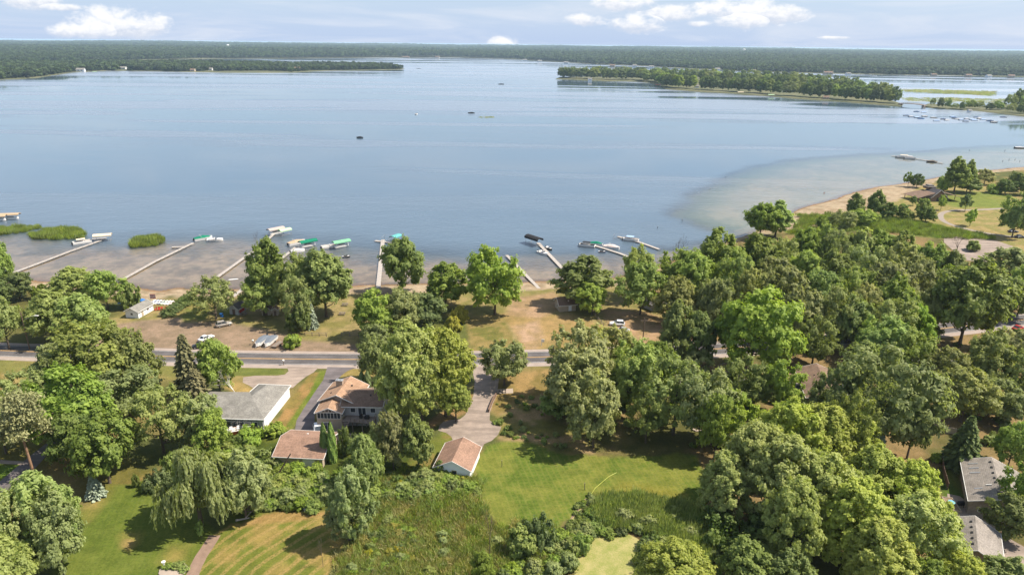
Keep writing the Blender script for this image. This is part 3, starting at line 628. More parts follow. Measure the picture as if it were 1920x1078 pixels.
def tree_at(kind, x, y, R, H, label, group=None, rz=None, cat=None, z=0.0, tilt=None, one=False):
    _ti[0] += 1; var = K[kind]; cm, tm, R0, H0 = var[_ti[0] % len(var)]
    rz = random.uniform(0, 6.28) if rz is None else rz
    nm = KNAME[kind]; c = cat or ('shrub' if 'bush' in kind else 'tree')
    sx = R / R0; sz = H / H0
    if one:
        o = bpy.data.objects.new(nm, cm); COL.objects.link(o); o.location = (x, y, z); o.rotation_euler = (0, 0, rz); o.scale = (sx, sx, sz); return tag(o, label, c, group)
    q_ = random.uniform(.92, 1.09); e = empty(nm, (x, y, z), rz, label, c, group, (sx * q_, sx / q_, sz))
    if tilt: e.rotation_euler = (tilt[0], tilt[1], 0)
    if cm is not None: link(bpy.data.objects.new('crown' if c == 'tree' else 'foliage', cm), e)
    link(bpy.data.objects.new('trunk' if c == 'tree' else 'stem', tm), e)
    return e
def T(kind, cx, top, basepx, wpx, label, group=None, **kw):
    """photo: centre x, top y, trunk foot y, crown width in pixels -> a tree of real size on the ground"""
    x, y = P(cx, basepx); d = math.hypot(y, CAMH) ; depth = (Vector((x, y, -CAMH)).dot(MROT @ Vector((0, 0, -1))))
    R = wpx / 2 * depth / F; H = max(PZ(cx, top, y) if True else 0, 1.0)
    H = max(H - R * .10, 1.2)
    return tree_at(kind, x, y, R * (.95 if 'bush' in kind else .94), H, label, group, **kw)
# ================================================================ trees, by where the photograph shows them
gL = 'trees along the left shore'; gY = 'trees in the yards south of the road'; gW = 'trees of the dense wood on the right'; gC = 'cottonwoods of the lower right grove'
TREES = [
('maple', 5, 446, 560, 56, 'leafy tree cut off by the left edge, above the foot of the longest dock', gL),
('dark', 38, 508, 562, 64, 'dark round tree on the shore at the foot of the leftmost dock', gL),
('dark', 0, 520, 572, 60, 'dark tree at the left edge beside the leftmost dock foot', gL),
('feather', 136, 500, 560, 90, 'rounded soft green willow on the beach, left of the white lake cabin', gL),
('maple', 203, 505, 580, 76, 'glossy green maple between the beach willow and the white lake cabin', gL),
('bush', 246, 532, 577, 44, 'low green bush just behind the white lake cabin', None),
('bushfresh', 74, 535, 560, 34, 'pale green scrub on the sand between two shore trees', None),
('feather', 100, 546, 640, 110, 'broad grey green willow in front of the beach trees at far left', gL),
('feather', 165, 548, 640, 100, 'broad olive willow left of the gravel lot', gL),
('ash', 18, 560, 655, 78, 'thin crowned tree over the road at the left edge, with bare trunk', gL),
('oak', 116, 640, 745, 108, 'spreading dark oak just right of the street lamp pole', gY),
('oak', 190, 604, 735, 170, 'largest dark oak covering the road beside the gravel lot', gY),
('oak', 262, 618, 735, 95, 'dark oak at the right end of the big oak clump by the road', gY),
('oak', 75, 690, 770, 130, 'dark oak left of and below the big oak clump', gY),
('oak', 235, 690, 775, 150, 'low dark oak at the foot of the big oak clump', gY),
('maple', 145, 692, 835, 165, 'deep green maple in front of the big dark oaks', gY),
('dark', 150, 770, 870, 110, 'shadowy tree between the tall pine and the bright maple', gY),
('fresh', 206, 778, 905, 128, 'bright yellow green tree right of the blue spruce on the left lawn', gY),
('pine', 68, 742, 903, 98, 'tall bare trunked pine standing alone at lower left', gY),
('oak', 12, 748, 850, 90, 'dark tree at the left edge behind the tall pine', gY),
('ash', 308, 724, 850, 130, 'airy pale ash between the oak clump and the grey roofed house', gY),
('ash', 372, 735, 840, 100, 'airy ash touching the left end of the grey roof', gY),
('maple', 402, 768, 862, 84, 'dense green maple at the front left corner of the grey roofed house', gY),
('brownspruce', 360, 626, 752, 56, 'narrow brownish spruce by the road left of the birch', gY),
('brownspruce', 374, 690, 762, 58, 'shorter brownish spruce below the narrow one', gY),
('maple', 414, 634, 742, 84, 'round green tree behind the leaning birch by the road', gY),
('willow', 378, 846, 985, 152, 'large weeping willow with hanging strands on the left lawn', gY),
('feather', 462, 850, 972, 96, 'dusty green willow tree right of the weeping willow', gY),
('bushwillow', 420, 850, 905, 70, 'willow shrub behind the weeping willow', None),
('feather', 95, 884, 1045, 142, 'big grey green tree bulging over the left lawn at lower left', gY),
('oak', 120, 930, 1075, 110, 'dark lower part tree beside the left lawn, below the grey green one', gY),
('ash', 20, 930, 1090, 120, 'tree at the left edge below the asphalt path', gY),
('feather', 30, 1005, 1130, 130, 'pale tree in the bottom left corner', gY),
('feather', 662, 876, 1010, 92, 'single tall willow between the mown hay strip and the meadow', gY),
('feather', 690, 815, 925, 78, 'soft green willow behind the single meadow willow', gY),
('ash', 655, 935, 1012, 84, 'lower crown leaning against the single meadow willow', gY),
('cotton', 770, 604, 800, 130, 'tall cottonwood, the left of the pair between the tan house and the driveway', gY),
('cotton', 836, 618, 780, 112, 'tall cottonwood, the right of the pair between the tan house and the driveway', gY),
('cotton', 792, 680, 790, 110, 'low front stem of the cottonwood clump by the driveway', gY),
('oak', 706, 632, 716, 62, 'oak branch tree reaching over the road in front of the cottonwood pair', gY),
('cotton', 855, 712, 790, 66, 'young cottonwood at the driveway edge', gY),
('olive', 738, 775, 880, 70, 'olive tree right of the tan house deck', gY),
('fresh', 785, 780, 880, 66, 'light green tree above the left of the white garage', gY),
('ash', 710, 790, 870, 60, 'pale tree below the lower deck of the tan house', gY),
('oak', 946, 636, 722, 92, 'lone oak by the road at the top of the long driveway', gY),
('maple', 1058, 730, 780, 90, 'low dark green tree at the edge of the rough slope right of the driveway', gY),
('olive', 1088, 608, 760, 126, 'big olive tree overhanging the road, right of the lone oak', gY),
('oak', 1550, 690, 806, 84, 'oak bough tree hiding the right part of the brown roofed house', gW),
('olive', 1075, 655, 790, 120, 'olive tree below the one overhanging the road', gY),
('olive', 1112, 700, 838, 112, 'bright tree with drooping crown at the top edge of the main lawn', gY),
('olive', 1155, 612, 720, 110, 'olive crown right behind the two parked cars by the log fence', gY),
('maple', 1180, 636, 770, 112, 'vivid green feathery tree right of the olive clump', gY),
('fresh', 1232, 640, 740, 84, 'green tree standing just right of the vivid feathery one', gY),
('ash', 1262, 672, 815, 140, 'wide open crowned ash over the back yard with its trunk in the lawn shade', gY),
('ash', 1318, 690, 835, 120, 'open crowned ash with thick trunk at the right end of the main lawn', gY),
('maple', 1338, 738, 862, 84, 'green tree between the open ash and the cottonwood grove', gY),
('ash', 1210, 735, 830, 80, 'thin dim tree in the shade behind the open ash', gY),
('maple', 495, 515, 592, 78, 'dark green round tree on the shore left of the blue spruce', gL),
('fresh', 510, 446, 575, 88, 'tall light green tree in front of the middle dock end', gL),
('ash', 560, 478, 590, 90, 'airy tree between the light green one and the big shore tree', gL),
('fresh', 612, 466, 594, 108, 'big yellow green tree on the shore left of the straight white dock', gL),
('ash', 565, 515, 612, 70, 'grey green tree above the blue spruce', gL),
('bushdark', 566, 570, 622, 56, 'dark upright bush at the foot of the blue spruce', None),
('spruce', 585, 560, 616, 28, 'slim blue spruce by the gravel lot', None),
('bush', 549, 628, 652, 36, 'small bush right of the two covered boats', None),
('ash', 406, 520, 598, 92, 'spreading tree on the grass with a blue barrel at its foot', gL),
('maple', 698, 540, 632, 76, 'green tree at the right side of the picnic lawn', gL),
('maple', 716, 590, 640, 60, 'low green tree by the split rail fence', gL),
('fresh', 754, 443, 550, 92, 'tall bright tree hiding the right half of the straight white dock', gL),
('oak', 760, 538, 620, 88, 'dark olive oak below the tall bright dock tree', gL),
('fresh', 836, 492, 575, 92, 'light green tree left of the big round shore tree', gL),
('dark', 800, 548, 612, 78, 'shaded dark tree in the shore thicket', gL),
('oak', 700, 605, 650, 60, 'dark low oak above the picnic lawn fence', gL),
('bushyellow', 848, 592, 622, 40, 'yellow green shrub at the left side of the empty green lot', None),
('bushyellow', 864, 572, 604, 36, 'yellowish shrub above the empty green lot', None),
('maple', 928, 460, 590, 116, 'biggest round shore tree left of the long diagonal dock', gL),
('fresh', 1092, 478, 572, 112, 'yellow green tree between the small cottage and the lake', gL),
('maple', 1110, 528, 590, 66, 'small green tree right of the small tan cottage', gL),
('ash', 1196, 460, 560, 74, 'shore tree at the left end of the long wood, beside the last dock', gW),
('maple', 1200, 492, 590, 92, 'leafy tree at the left end of the long wood, above the cars', gW),
('olive', 1262, 520, 610, 95, 'olive tree behind the brown shed by the shore', gW),
('maple', 1262, 466, 560, 82, 'green tree under the bare twigs at the shore', gW),
('fresh', 1335, 428, 540, 92, 'bright topped tree nearest the water in the long wood', gW),
('maple', 1300, 470, 570, 78, 'green tree left below the bright topped one', gW),
('fresh', 1412, 436, 540, 88, 'bright tree just below the lone poplars at the beach', gW),
('ash', 1468, 446, 530, 78, 'soft grey green tree right below the lone poplars', gW),
('maple', 1424, 379, 446, 62, 'left half of the lone poplar pair on the beach', None),
('poplar', 1453, 376, 445, 62, 'right half of the lone poplar pair on the beach', None),
('fresh', 1262, 566, 690, 78, 'light green tree right of the power pole', gW),
('fresh', 1305, 582, 690, 74, 'light green tree left of the great round maple', gW),
('maple', 1405, 533, 700, 168, 'great round maple beside the road, largest crown of the middle wood', gW),
('ash', 1300, 650, 700, 76, 'small olive tree at the roadside below the light green trees', gW),
('oak', 1395, 668, 770, 96, 'dark oak south of the road below the great round maple', gW),
('maple', 1455, 672, 775, 78, 'dark green tree left of the car by the brown deck', gW),
('maple', 1365, 728, 830, 88, 'green tree at the left top of the cottonwood grove', gW),
('oak', 1522, 592, 685, 82, 'roadside oak with a clear dark trunk right of the great maple', gW),
('maple', 1640, 590, 690, 100, 'green tree over the road, left of the forked shade tree', gW),
('oak', 1700, 615, 705, 90, 'dark tree in front of the forked shade tree', gW),
('fresh', 1798, 488, 650, 148, 'big forked shade tree with dark trunk at the road bend', gW),
('oak', 1835, 620, 735, 110, 'dark oak right of and below the forked shade tree', gW),
('olive', 1900, 618, 710, 90, 'olive tree at the right edge south of the road', gW),
('oak', 1640, 652, 850, 190, 'huge dark oak over the brown roofed house', gW),
('maple', 1625, 640, 725, 92, 'lighter green tree behind the huge dark oak', gW),
('oak', 1700, 720, 860, 92, 'right lobe tree of the huge dark oak, above the yard', gW),
('oak', 1580, 740, 880, 90, 'shady low oak left of the blue spruce', gW),
('olive', 1800, 690, 790, 110, 'olive oak between the two weathered sheds', gW),
('oak', 1870, 712, 790, 100, 'dark oak by the grey shed near the right edge', gW),
('oak', 1910, 660, 760, 76, 'dark oak at the right edge above the grey shed', gW),
('olive', 1765, 650, 740, 70, 'thin olive tree beside the grey mobile home roof', gW),
('spruce', 1640, 796, 868, 40, 'blue spruce peeking between oak and cottonwoods', None),
('darkspruce', 1800, 778, 872, 88, 'dark bushy pine tree above the grey roofed bungalow', None),
('maple', 1888, 786, 880, 72, 'round green tree right of the dark bushy pine', None),
('maple', 1912, 868, 975, 84, 'tree at the right edge leaning over the bungalow roof', None),
('fresh', 1888, 930, 1010, 84, 'bright tree between the bungalow and the right edge', None),
]
grove = [(1392,786,950,138),(1352,850,975,96),(1462,748,900,122),(1530,760,900,130),(1590,772,890,104),(1450,820,985,140),(1530,850,1000,150),(1620,838,985,130),(1690,866,1010,128),(1598,905,1065,150),(1690,925,1080,150),(1738,940,1060,84),(1480,900,1060,130),(1640,985,1130,150)]
gl = ['left front cottonwood of the grove, edging the main lawn', 'lowest left cottonwood bough tree of the grove', 'back left cottonwood of the grove', 'back middle cottonwood, brightest top of the grove', 'back right cottonwood of the grove, left of the blue spruce',
      'second row cottonwood on the left of the grove', 'cottonwood in the very middle of the grove', 'cottonwood below the blue spruce', 'cottonwood below the huge oak, right side of the grove', 'broad cottonwood in the lower middle of the grove', 'broad cottonwood left of the bungalow yard',
      'rightmost cottonwood beside the garage roof', 'shaded cottonwood above the dark hollow', 'bottom cottonwood of the grove at the picture edge']
for (a, b_, c_, d_), l_ in zip(grove, gl): TREES.append(('cotton', a, b_, c_, d_, l_, gC))
TREES += [
('cotton', 1262, 1016, 1110, 132, 'bright poplar bush at the bottom beside the algae pond', None),
('fresh', 1395, 1010, 1100, 100, 'green young tree at the bottom right of the pond poplar', None),
('bushdark', 1430, 960, 1010, 110, 'dark shrub mass in the hollow under the grove', None),
('bushdark', 1350, 960, 1010, 110, 'dark shrub at the shaded corner of the lawn', None),
('bushwillow', 1470, 1010, 1050, 110, 'greyish scrub below the dark hollow', None),
('fresh', 1470, 1030, 1110, 90, 'green sapling at the bottom between pond poplar and grove', None),
('cotton', 1785, 1044, 1150, 100, 'bright crown in front of the garage roof at the bottom right', None),
('fresh', 1870, 1050, 1140, 110, 'bright crown in the bottom right corner', None),
('fresh', 1730, 1050, 1150, 90, 'bright crown at the bottom, left of the garage roof', None),
('bushdark', 1010, 965, 1030, 74, 'dark shrub above the bare snag at the meadow edge', None),
('bushwillow', 980, 990, 1040, 60, 'grey green shrub left of the dark meadow shrub', None),
('bush', 1090, 1000, 1035, 36, 'green shrub at the lower end of the garden strip', None),
('fresh', 905, 1030, 1100, 46, 'small bright sapling at the bottom of the meadow', None),
('cedar', 611, 792, 862, 15, 'left arborvitae column beside the tan garage', None),
('cedar', 625, 790, 866, 16, 'right arborvitae column beside the tan garage', None),
('cedar', 679, 695, 722, 11, 'left small arborvitae behind the tan house', None),
('cedar', 690, 694, 726, 12, 'right small arborvitae behind the tan house', None),
('spruce', 181, 886, 932, 38, 'small blue spruce on the left lawn edge', None),
('lawndark', 825, 862, 892, 26, 'small dark tree against the gable of the white garage', None),
('bushyellow', 850, 890, 900, 40, 'flowering yellow green hedge bush in front of the white garage gable', None),
('bushyellow', 870, 893, 902, 30, 'yellow green hedge bush under the garage gable, right part', None),
('bush', 470, 800, 828, 56, 'round bush at the front right corner of the grey roofed house', None),
('bush', 512, 795, 815, 50, 'bush left of the tan garage roof', None),
('bushdark', 448, 815, 840, 44, 'dark bush below the orange boat', None),
('bush', 560, 868, 892, 46, 'bush in front of the tan garage, left', None),
('bush', 590, 872, 896, 46, 'bush in front of the tan garage, right', None),
('bushfresh', 480, 850, 880, 60, 'light shrub patch above the leaning pole', None),
('bushfresh', 530, 878, 900, 50, 'light shrub beside the top of the leaning pole', None),
('bushdark', 300, 880, 915, 60, 'dark shrub left of the weeping willow', None),
('bush', 330, 850, 890, 50, 'green shrub above the weeping willow', None),
('bushfresh', 256, 890, 912, 14, 'tiny sapling on the sandy patch at the lawn edge', None),
('lawn', 378, 975, 1008, 24, 'young tree at the top of the dirt track by the willow', None),
('bushdark', 650, 800, 850, 40, 'dark shrub right of the arborvitae columns', None),
('bare', 606, 1000, 1062, 22, 'leafless dry sapling in front of the single meadow willow', None),
('bare', 918, 945, 1052, 34, 'leafless grey snag at the left side of the lawn bottom', None),
('bare', 1268, 432, 540, 40, 'bare twigged dead tree top at the shore wood', None),
('bare', 498, 425, 540, 30, 'bare yellowish twigs above the light green shore tree', None),
# park on the right
('poplar', 1788, 294, 362, 44, 'tall dark poplar clump between park lawn and water', None),
('poplar', 1812, 300, 360, 26, 'slim poplar right of the tall park poplars', None),
('lawn', 1702, 322, 350, 20, 'small tree by the water at the left of the park', None),
('dark', 1718, 325, 352, 26, 'second small dark tree by the water at the left of the park', None),
('fresh', 1818, 332, 362, 44, 'light round bush tree behind the park lawn', None),
('olive', 1845, 316, 346, 40, 'round olive tree by the water behind the park', None),
('bush', 1862, 344, 362, 34, 'green shrub along the back of the park lawn', None),
('dark', 1884, 336, 364, 36, 'dark tree along the back of the park lawn', None),
('dark', 1902, 322, 358, 36, 'dark tree at the right end behind the park lawn', None),
('dark', 1918, 330, 366, 34, 'dark tree cut by the right edge behind the park', None),
('bush', 1765, 330, 356, 28, 'shrub at the left foot of the tall park poplars', None),
('lawndark', 1711, 367, 386, 16, 'small dark lawn tree left of the park pavilion', None),
('lawn', 1763, 366, 395, 24, 'lawn tree in front of the park pavilion', None),
('lawndark', 1809, 364, 396, 24, 'dark oval lawn tree right of the park pavilion', None),
('lawn', 1818, 391, 424, 32, 'round lawn tree inside the path loop', None),
('maple', 1897, 360, 446, 62, 'big open shade tree by the parked cars at the right edge', None),
('maple', 1727, 372, 415, 34, 'tree pair with shaded foot left of the path', None),
('dark', 1735, 388, 416, 34, 'low dark tree left of the path', None),
('oak', 1700, 392, 415, 30, 'low dark tree left of the park path, second', None),
('maple', 1688, 382, 412, 30, 'rounded tree left of the park path, third', None),
('dark', 1664, 378, 412, 30, 'rounded dark tree near the dunes', None),
('fresh', 1638, 356, 408, 34, 'tall bright tree at the top of the dunes', None),
('fresh', 1600, 362, 412, 38, 'pointed bright tree left of the dunes sandy gap', None),
('maple', 1615, 392, 425, 50, 'green tree below the pointed bright one', None),
('ash', 1575, 392, 440, 50, 'grey green tree at the left of the dune trees', None),
('bushfresh', 1545, 404, 428, 34, 'low bright bush behind the beach sand', None),
('bushwillow', 1822, 450, 470, 28, 'loose willow shrub at the gravel turnaround', None),
('bare', 1792, 438, 478, 40, 'twiggy half bare shrub in the gravel turnaround', None),
('feather', 1892, 462, 520, 80, 'pale feathery willow right of the gravel turnaround', gW),
('feather', 1850, 498, 540, 60, 'pale feathery willow below the gravel turnaround', gW),
('maple', 1908, 500, 590, 70, 'green tree at the right edge below the pale willows', gW),
('dark', 1890, 520, 600, 70, 'dark green tree near the right edge above the road bend', gW),
]
# the body of the long wood: crowns in ranks from the water down to the road
rank = [
(('fresh','maple','ash','bushwillow','fresh'), 'first rank of the long wood nearest the beach', [(1500,428,500,60),(1535,420,500,62),(1562,428,505,60),(1602,430,505,60),(1640,428,505,66),(1680,432,510,60)]),
(('ash','olive','maple','fresh'), 'second rank of the long wood', [(1375,470,575,80),(1440,480,575,80),(1500,470,560,84),(1560,470,565,84),(1622,458,550,86),(1680,455,555,84),(1735,456,550,76),(1775,470,560,60)]),
(('oak','olive','olive','maple'), 'third rank of the long wood', [(1330,520,620,86),(1400,500,600,84),(1460,498,610,92),(1525,505,610,88),(1590,500,600,96),(1655,490,600,96),(1715,486,590,90),(1770,500,595,76)]),
(('olive','oak','olive','fresh'), 'fourth rank of the long wood', [(1500,540,650,86),(1555,535,650,88),(1612,530,640,92),(1668,520,640,96),(1722,545,640,84)]),
(('fresh','ash','maple'), 'fifth rank of the long wood along the road', [(1590,558,660,86),(1655,560,665,96),(1712,572,660,80)]),
]
ordn = ['first', 'second', 'third', 'fourth', 'fifth', 'sixth', 'seventh', 'eighth']
for kinds, txt, lst in rank:
    for i, (a, b_, c_, d_) in enumerate(lst):
        TREES.append((kinds[i % len(kinds)], a, b_, c_, d_ * .93, ordn[i] + ' crown from left in the ' + txt, gW))
for t_ in TREES: T(*t_[:6], group=t_[6])
# leaning birch by the grey house
b_ = tree_at('birch', *P(449, 752), 2.6, 9.0, 'leaning white birch with sparse twigs above the grey roof', tilt=(-.05, -.38))
# hedge row of the lake cabin
hp = [P(316 + (352 - 316) * k / 6, 592 - 27 * k / 6) for k in range(7)]
he = empty('hedge', (*hp[3], 0), 0, 'clipped dark green hedge running from the gravel lot to the beach', 'hedge')
for q in hp:
    o = link(bpy.data.objects.new('bush', K['bushdark'][0][0]), he); o.location = (q[0] - hp[3][0], q[1] - hp[3][1], 0); o.scale = (.75, .75, .72); o.rotation_euler[2] = random.random() * 6

FH = [(152,133,13,6,'white','long white house with lawn on the left shore, left of the blue boathouse'),(204,127,10,6,'tan','tan gabled house on the left shore, right of the white one'),(231,129,11,5,'white','wide pale house low on the left shore'),(280,126,9,7,'white','tall grey white house among trees of the left shore'),
      (362,133,8,5,'tan','tan house at the waterside under the left peninsula trees'),(395,131,7,5,'white','small pale house in the left peninsula trees'),(558,130,9,5,'tan','brown cottage at the tip end of the left peninsula'),(606,123,8,5,'white','pale roofed house deep in the left peninsula'),
      (761,107.5,12,5,'tan','tan house with a red roof on the far shore, left of centre'),(820,107,7,4,'tan','tan house on the far shore near the middle of the horizon'),(984,113,7,4,'white','white house on the far shore, first right of centre'),(1012,115,7,4,'white','white house on the far shore, second right of centre'),
      (1061,118,8,4,'white','white house on the far shore behind the peninsula tip'),(1148,124,9,5,'tan','tan house at the far shoreline above the peninsula'),(1190,124,7,6,'white','tall white house above the peninsula on the far shore'),(1221,126,8,4,'white','low white house above the peninsula on the far shore'),
      (1345,131,8,5,'white','white house at the right far shoreline, above the peninsula middle'),(1413,134,7,5,'white','white house at the far shoreline right of the peninsula middle'),(1552,138,16,6,'tan','tan bluff house with wide front on the right far shore'),(1590,139,8,4,'white','white house just right of the tan bluff house'),
      (1750,141,9,4,'tan','low tan house on the right far shore'),(1815,143,10,5,'tan','tan house in the row near the right end of the far shore'),(1853,144,9,5,'white','white house in the row near the right end of the far shore'),(1895,144,10,5,'tan','tan house at the right end of the far shore'),
      (1106,150,6,5,'white','white cottage at the left end of the wooded peninsula'),(1306,164,7,6,'white','white house between the peninsula trees'),(1472,172,8,7,'white','white house in the middle of the wooded peninsula'),(1548,185,9,6,'tan','brown cottage at the water in the wooded peninsula'),(1817,209,6,5,'white','small white hut on the causeway tip')]
def clear_of_houses(x, y_):
    for f in FH:
        hx, hy = P(f[0], f[1] + 2); w_ = f[2] * hy / F
        if abs(x - hx * y_ / hy) < w_ * .75 + 2 and hy - 90 < y_ < hy + 12: return False
    return True
# trees of the wooded peninsula: too small for parts, one object each
gP = 'trees on the wooded peninsula across the bay'
def prow(pts, n, jitter, hpx, wpx, kinds, lab):
    for i in range(n):
        t = i / max(n - 1, 1) * (len(pts) - 1); k = min(int(t), len(pts) - 2); f = t - k
        px = pts[k][0] * (1 - f) + pts[k + 1][0] * f + random.uniform(-4, 4); py = pts[k][1] * (1 - f) + pts[k + 1][1] * f + random.uniform(-jitter, 0)
        x, y_ = P(px, py); q_ = random.uniform(.55, 1.25); R = wpx * q_ * random.uniform(.9, 1.2) / 2 * y_ / F; H = hpx * (.35 + .7 * q_) * y_ / F
        H = min(H, 25)
        if not clear_of_houses(x, y_): continue
        tree_at(random.choice(kinds), x, y_, R, H, lab, gP, one=True)
prow([(1050,147.5),(1100,149),(1200,152),(1238,156),(1250,165),(1290,168),(1400,175),(1500,182.5),(1590,189),(1675,196)], 78, 1.5, 27, 22, ['dark', 'maple', 'oak', 'dark', 'dark'], 'leafy tree on the wooded peninsula across the bay')
prow([(1060,145.5),(1200,147),(1300,155),(1400,163),(1500,171),(1600,181),(1660,188)], 46, 4, 28, 22, ['dark', 'oak', 'maple', 'dark'], 'leafy tree on the wooded peninsula across the bay')
prow([(1250,148),(1400,152),(1500,160),(1600,172)], 26, 3, 26, 20, ['dark', 'oak'], 'leafy tree on the wooded peninsula across the bay')
gK = 'trees on the causeway by the bridge'
for i, (px, py, h_, w_) in enumerate([(1748,201,16,10),(1762,203,18,12),(1776,204,18,12),(1790,205,10,14),(1803,206,14,10),(1820,205,16,20),(1838,206,15,16),(1856,207,13,16),(1872,207,16,20),(1890,205,26,24),(1908,204,34,26),(1925,208,30,26),(1895,212,16,18),(1915,214,20,20),(1940,212,30,26)]):
    x, y_ = P(px, py); tree_at(['ash', 'dark', 'maple'][i % 3], x, y_, w_ / 2 * y_ / F, h_ * y_ / F, '%s tree from the right end of the low causeway' % (ordn + ['ninth'])[14 - i] if i > 7 else '%s small tree from the bridge on the low causeway' % ordn[i], gK, one=True)

# ---------------------------------------------------------------- far forest: one mass that nobody could count, instanced crowns on the far land
def instanced(name, pts, scl, objs, label, cat, tilt=0.0):
    me = bpy.data.meshes.new(name); me.vertices.add(len(pts)); me.vertices.foreach_set('co', np.asarray(pts, np.float32).ravel())
    a = me.attributes.new('sc', 'FLOAT_VECTOR', 'POINT'); a.data.foreach_set('vector', np.asarray(scl, np.float32).ravel())
    o = link(bpy.data.objects.new(name, me)); tag(o, label, cat, None, 'stuff')
    c = bpy.data.collections.new(name + '_source')
    for m_ in objs: c.objects.link(bpy.data.objects.new(name + '_piece', m_))
    g = bpy.data.node_groups.new(name, 'GeometryNodeTree')
    g.interface.new_socket('Geometry', in_out='INPUT', socket_type='NodeSocketGeometry'); g.interface.new_socket('Geometry', in_out='OUTPUT', socket_type='NodeSocketGeometry')
    nt = NT(g); gi = nt.new('NodeGroupInput'); go = nt.new('NodeGroupOutput'); ip = nt.new('GeometryNodeInstanceOnPoints')
    ci = nt.new('GeometryNodeCollectionInfo'); ci.inputs[0].default_value = c; ci.inputs[1].default_value = True; ci.inputs[2].default_value = True
    rv = nt.new('FunctionNodeRandomValue', data_type='FLOAT_VECTOR'); rv.inputs[0].default_value = (-tilt, -tilt, 0); rv.inputs[1].default_value = (tilt, tilt, 6.28)
    na = nt.new('GeometryNodeInputNamedAttribute', data_type='FLOAT_VECTOR'); na.inputs[0].default_value = 'sc'
    nt.l.new(gi.outputs[0], ip.inputs['Points']); nt.l.new(ci.outputs[0], ip.inputs['Instance']); ip.inputs['Pick Instance'].default_value = True
    nt.l.new(rv.outputs[0], ip.inputs['Rotation']); nt.l.new(na.outputs[0], ip.inputs['Scale']); nt.l.new(ip.outputs[0], go.inputs[0])
    md = o.modifiers.new('scatter', 'NODES'); md.node_group = g; return o
small = []
for s_, lm in ((51, 'far2'), (52, 'far'), (53, 'far'), (54, 'far2'), (55, 'far')):
    r_ = broad('far', 6.0, 13, .02, 26, 420, 2.0, L[lm], s_, 'round', clr=(.3, .5), trunk=.3, inner=.1)[0]; small.append(r_)
fp, fs = [], []
LEFTW = PL(LEFT_PX); MAINW = [(x * k_, y_ * k_) for k_ in (1,) for x, y_ in mp_] + [(60000, 42000), (-60000, 42000)]
yv = 1250.0; xs_, ys_, ss_ = [], [], []
while yv < 16000:
    s_ = max(1.0, yv / 3300.0); st = 8.5 * s_; half = yv * .82; n_ = int(2 * half / st)
    xr = (np.arange(n_) / n_ * 2 - 1) * half + RNG.uniform(-.5, .5, n_) * st; yr = yv + RNG.uniform(-.5, .5, n_) * st
    xs_.append(xr); ys_.append(yr); ss_.append(np.full(n_, s_)); yv += st * (1.0 if yv < 2600 else 1.5 if yv < 5000 else 3.2)
xs_ = np.concatenate(xs_); ys_ = np.concatenate(ys_); ss_ = np.concatenate(ss_)
dm = sdist(xs_, ys_, MAINW); dl = sdist(xs_, ys_, LEFTW)
dens_ = fbm(xs_, ys_, 260, 77)
ok = ((dm > 12) | (dl > 9)) & ((dens_ > .30) | (dm > 500)) & (RNG.random(len(xs_)) < .93)
edge = np.minimum(np.where(dm > 0, dm, 1e9), np.where(dl > 0, dl, 1e9))
ok &= (RNG.random(len(xs_)) < sstep(edge, 5, 40) * .6 + .4)
for f in FH:
    hx, hy = P(f[0], f[1] + 2); ok &= ~((np.abs(xs_ - hx * ys_ / hy) < f[2] * hy / F * .7 + 3) & (ys_ > hy - 90) & (ys_ < hy + 14))
xs_, ys_, ss_ = xs_[ok], ys_[ok], ss_[ok]
zs_ = 0.6 + 38 * sstep(ys_, 5000, 12500) * np.clip(fbm(xs_, ys_, 2600, 5) - .34, 0, 1) * 2 + 20 * sstep(ys_, 2500, 5000) * fbm(xs_, ys_, 900, 25) + 10 * (sdist(xs_, ys_, MAINW) > 60) * fbm(xs_, ys_, 500, 15)
hh = RNG.uniform(.55, 1.1, len(xs_)) * (.7 + .65 * fbm(xs_, ys_, 150, 33))
instanced('far_forest', np.stack([xs_, ys_, zs_], 1), np.stack([ss_ * hh, ss_ * hh, np.minimum(ss_, 1.5) * hh * .92], 1), small, 'unbroken dark green forest covering the far shores up to the horizon', 'forest')
print('far trees', len(xs_))
# ---------------------------------------------------------------- grasses, reeds, brush
def tuft(name, m, n, h, r, wd, seed, lean=.35):
    rng = np.random.default_rng(seed); a = rng.random(n) * 6.28; rr = r * np.sqrt(rng.random(n)); b = np.stack([np.cos(a) * rr, np.sin(a) * rr, np.zeros(n)], 1)
    hh = h * rng.uniform(.55, 1.15, n); d = rng.normal(size=(n, 2)) * lean; t = b + np.stack([d[:, 0] * hh, d[:, 1] * hh, hh], 1)
    s = unit(n, rng) * np.array([1, 1, 0]); s /= np.linalg.norm(s, axis=1, keepdims=True); w_ = wd * rng.uniform(.6, 1.2, n)[:, None]
    mid = (b + t) * .5 + np.array([0, 0, .08 * h])
    V = np.stack([b - s * w_ * .5, mid + s * w_ * .6, t, mid - s * w_ * .6], 1).reshape(-1, 3); tt = np.repeat(rng.random(n), 4)
    return npmesh(name, V, np.arange(n * 4).reshape(n, 4), m, False, [('tint', 'FLOAT', 'POINT', tt)])
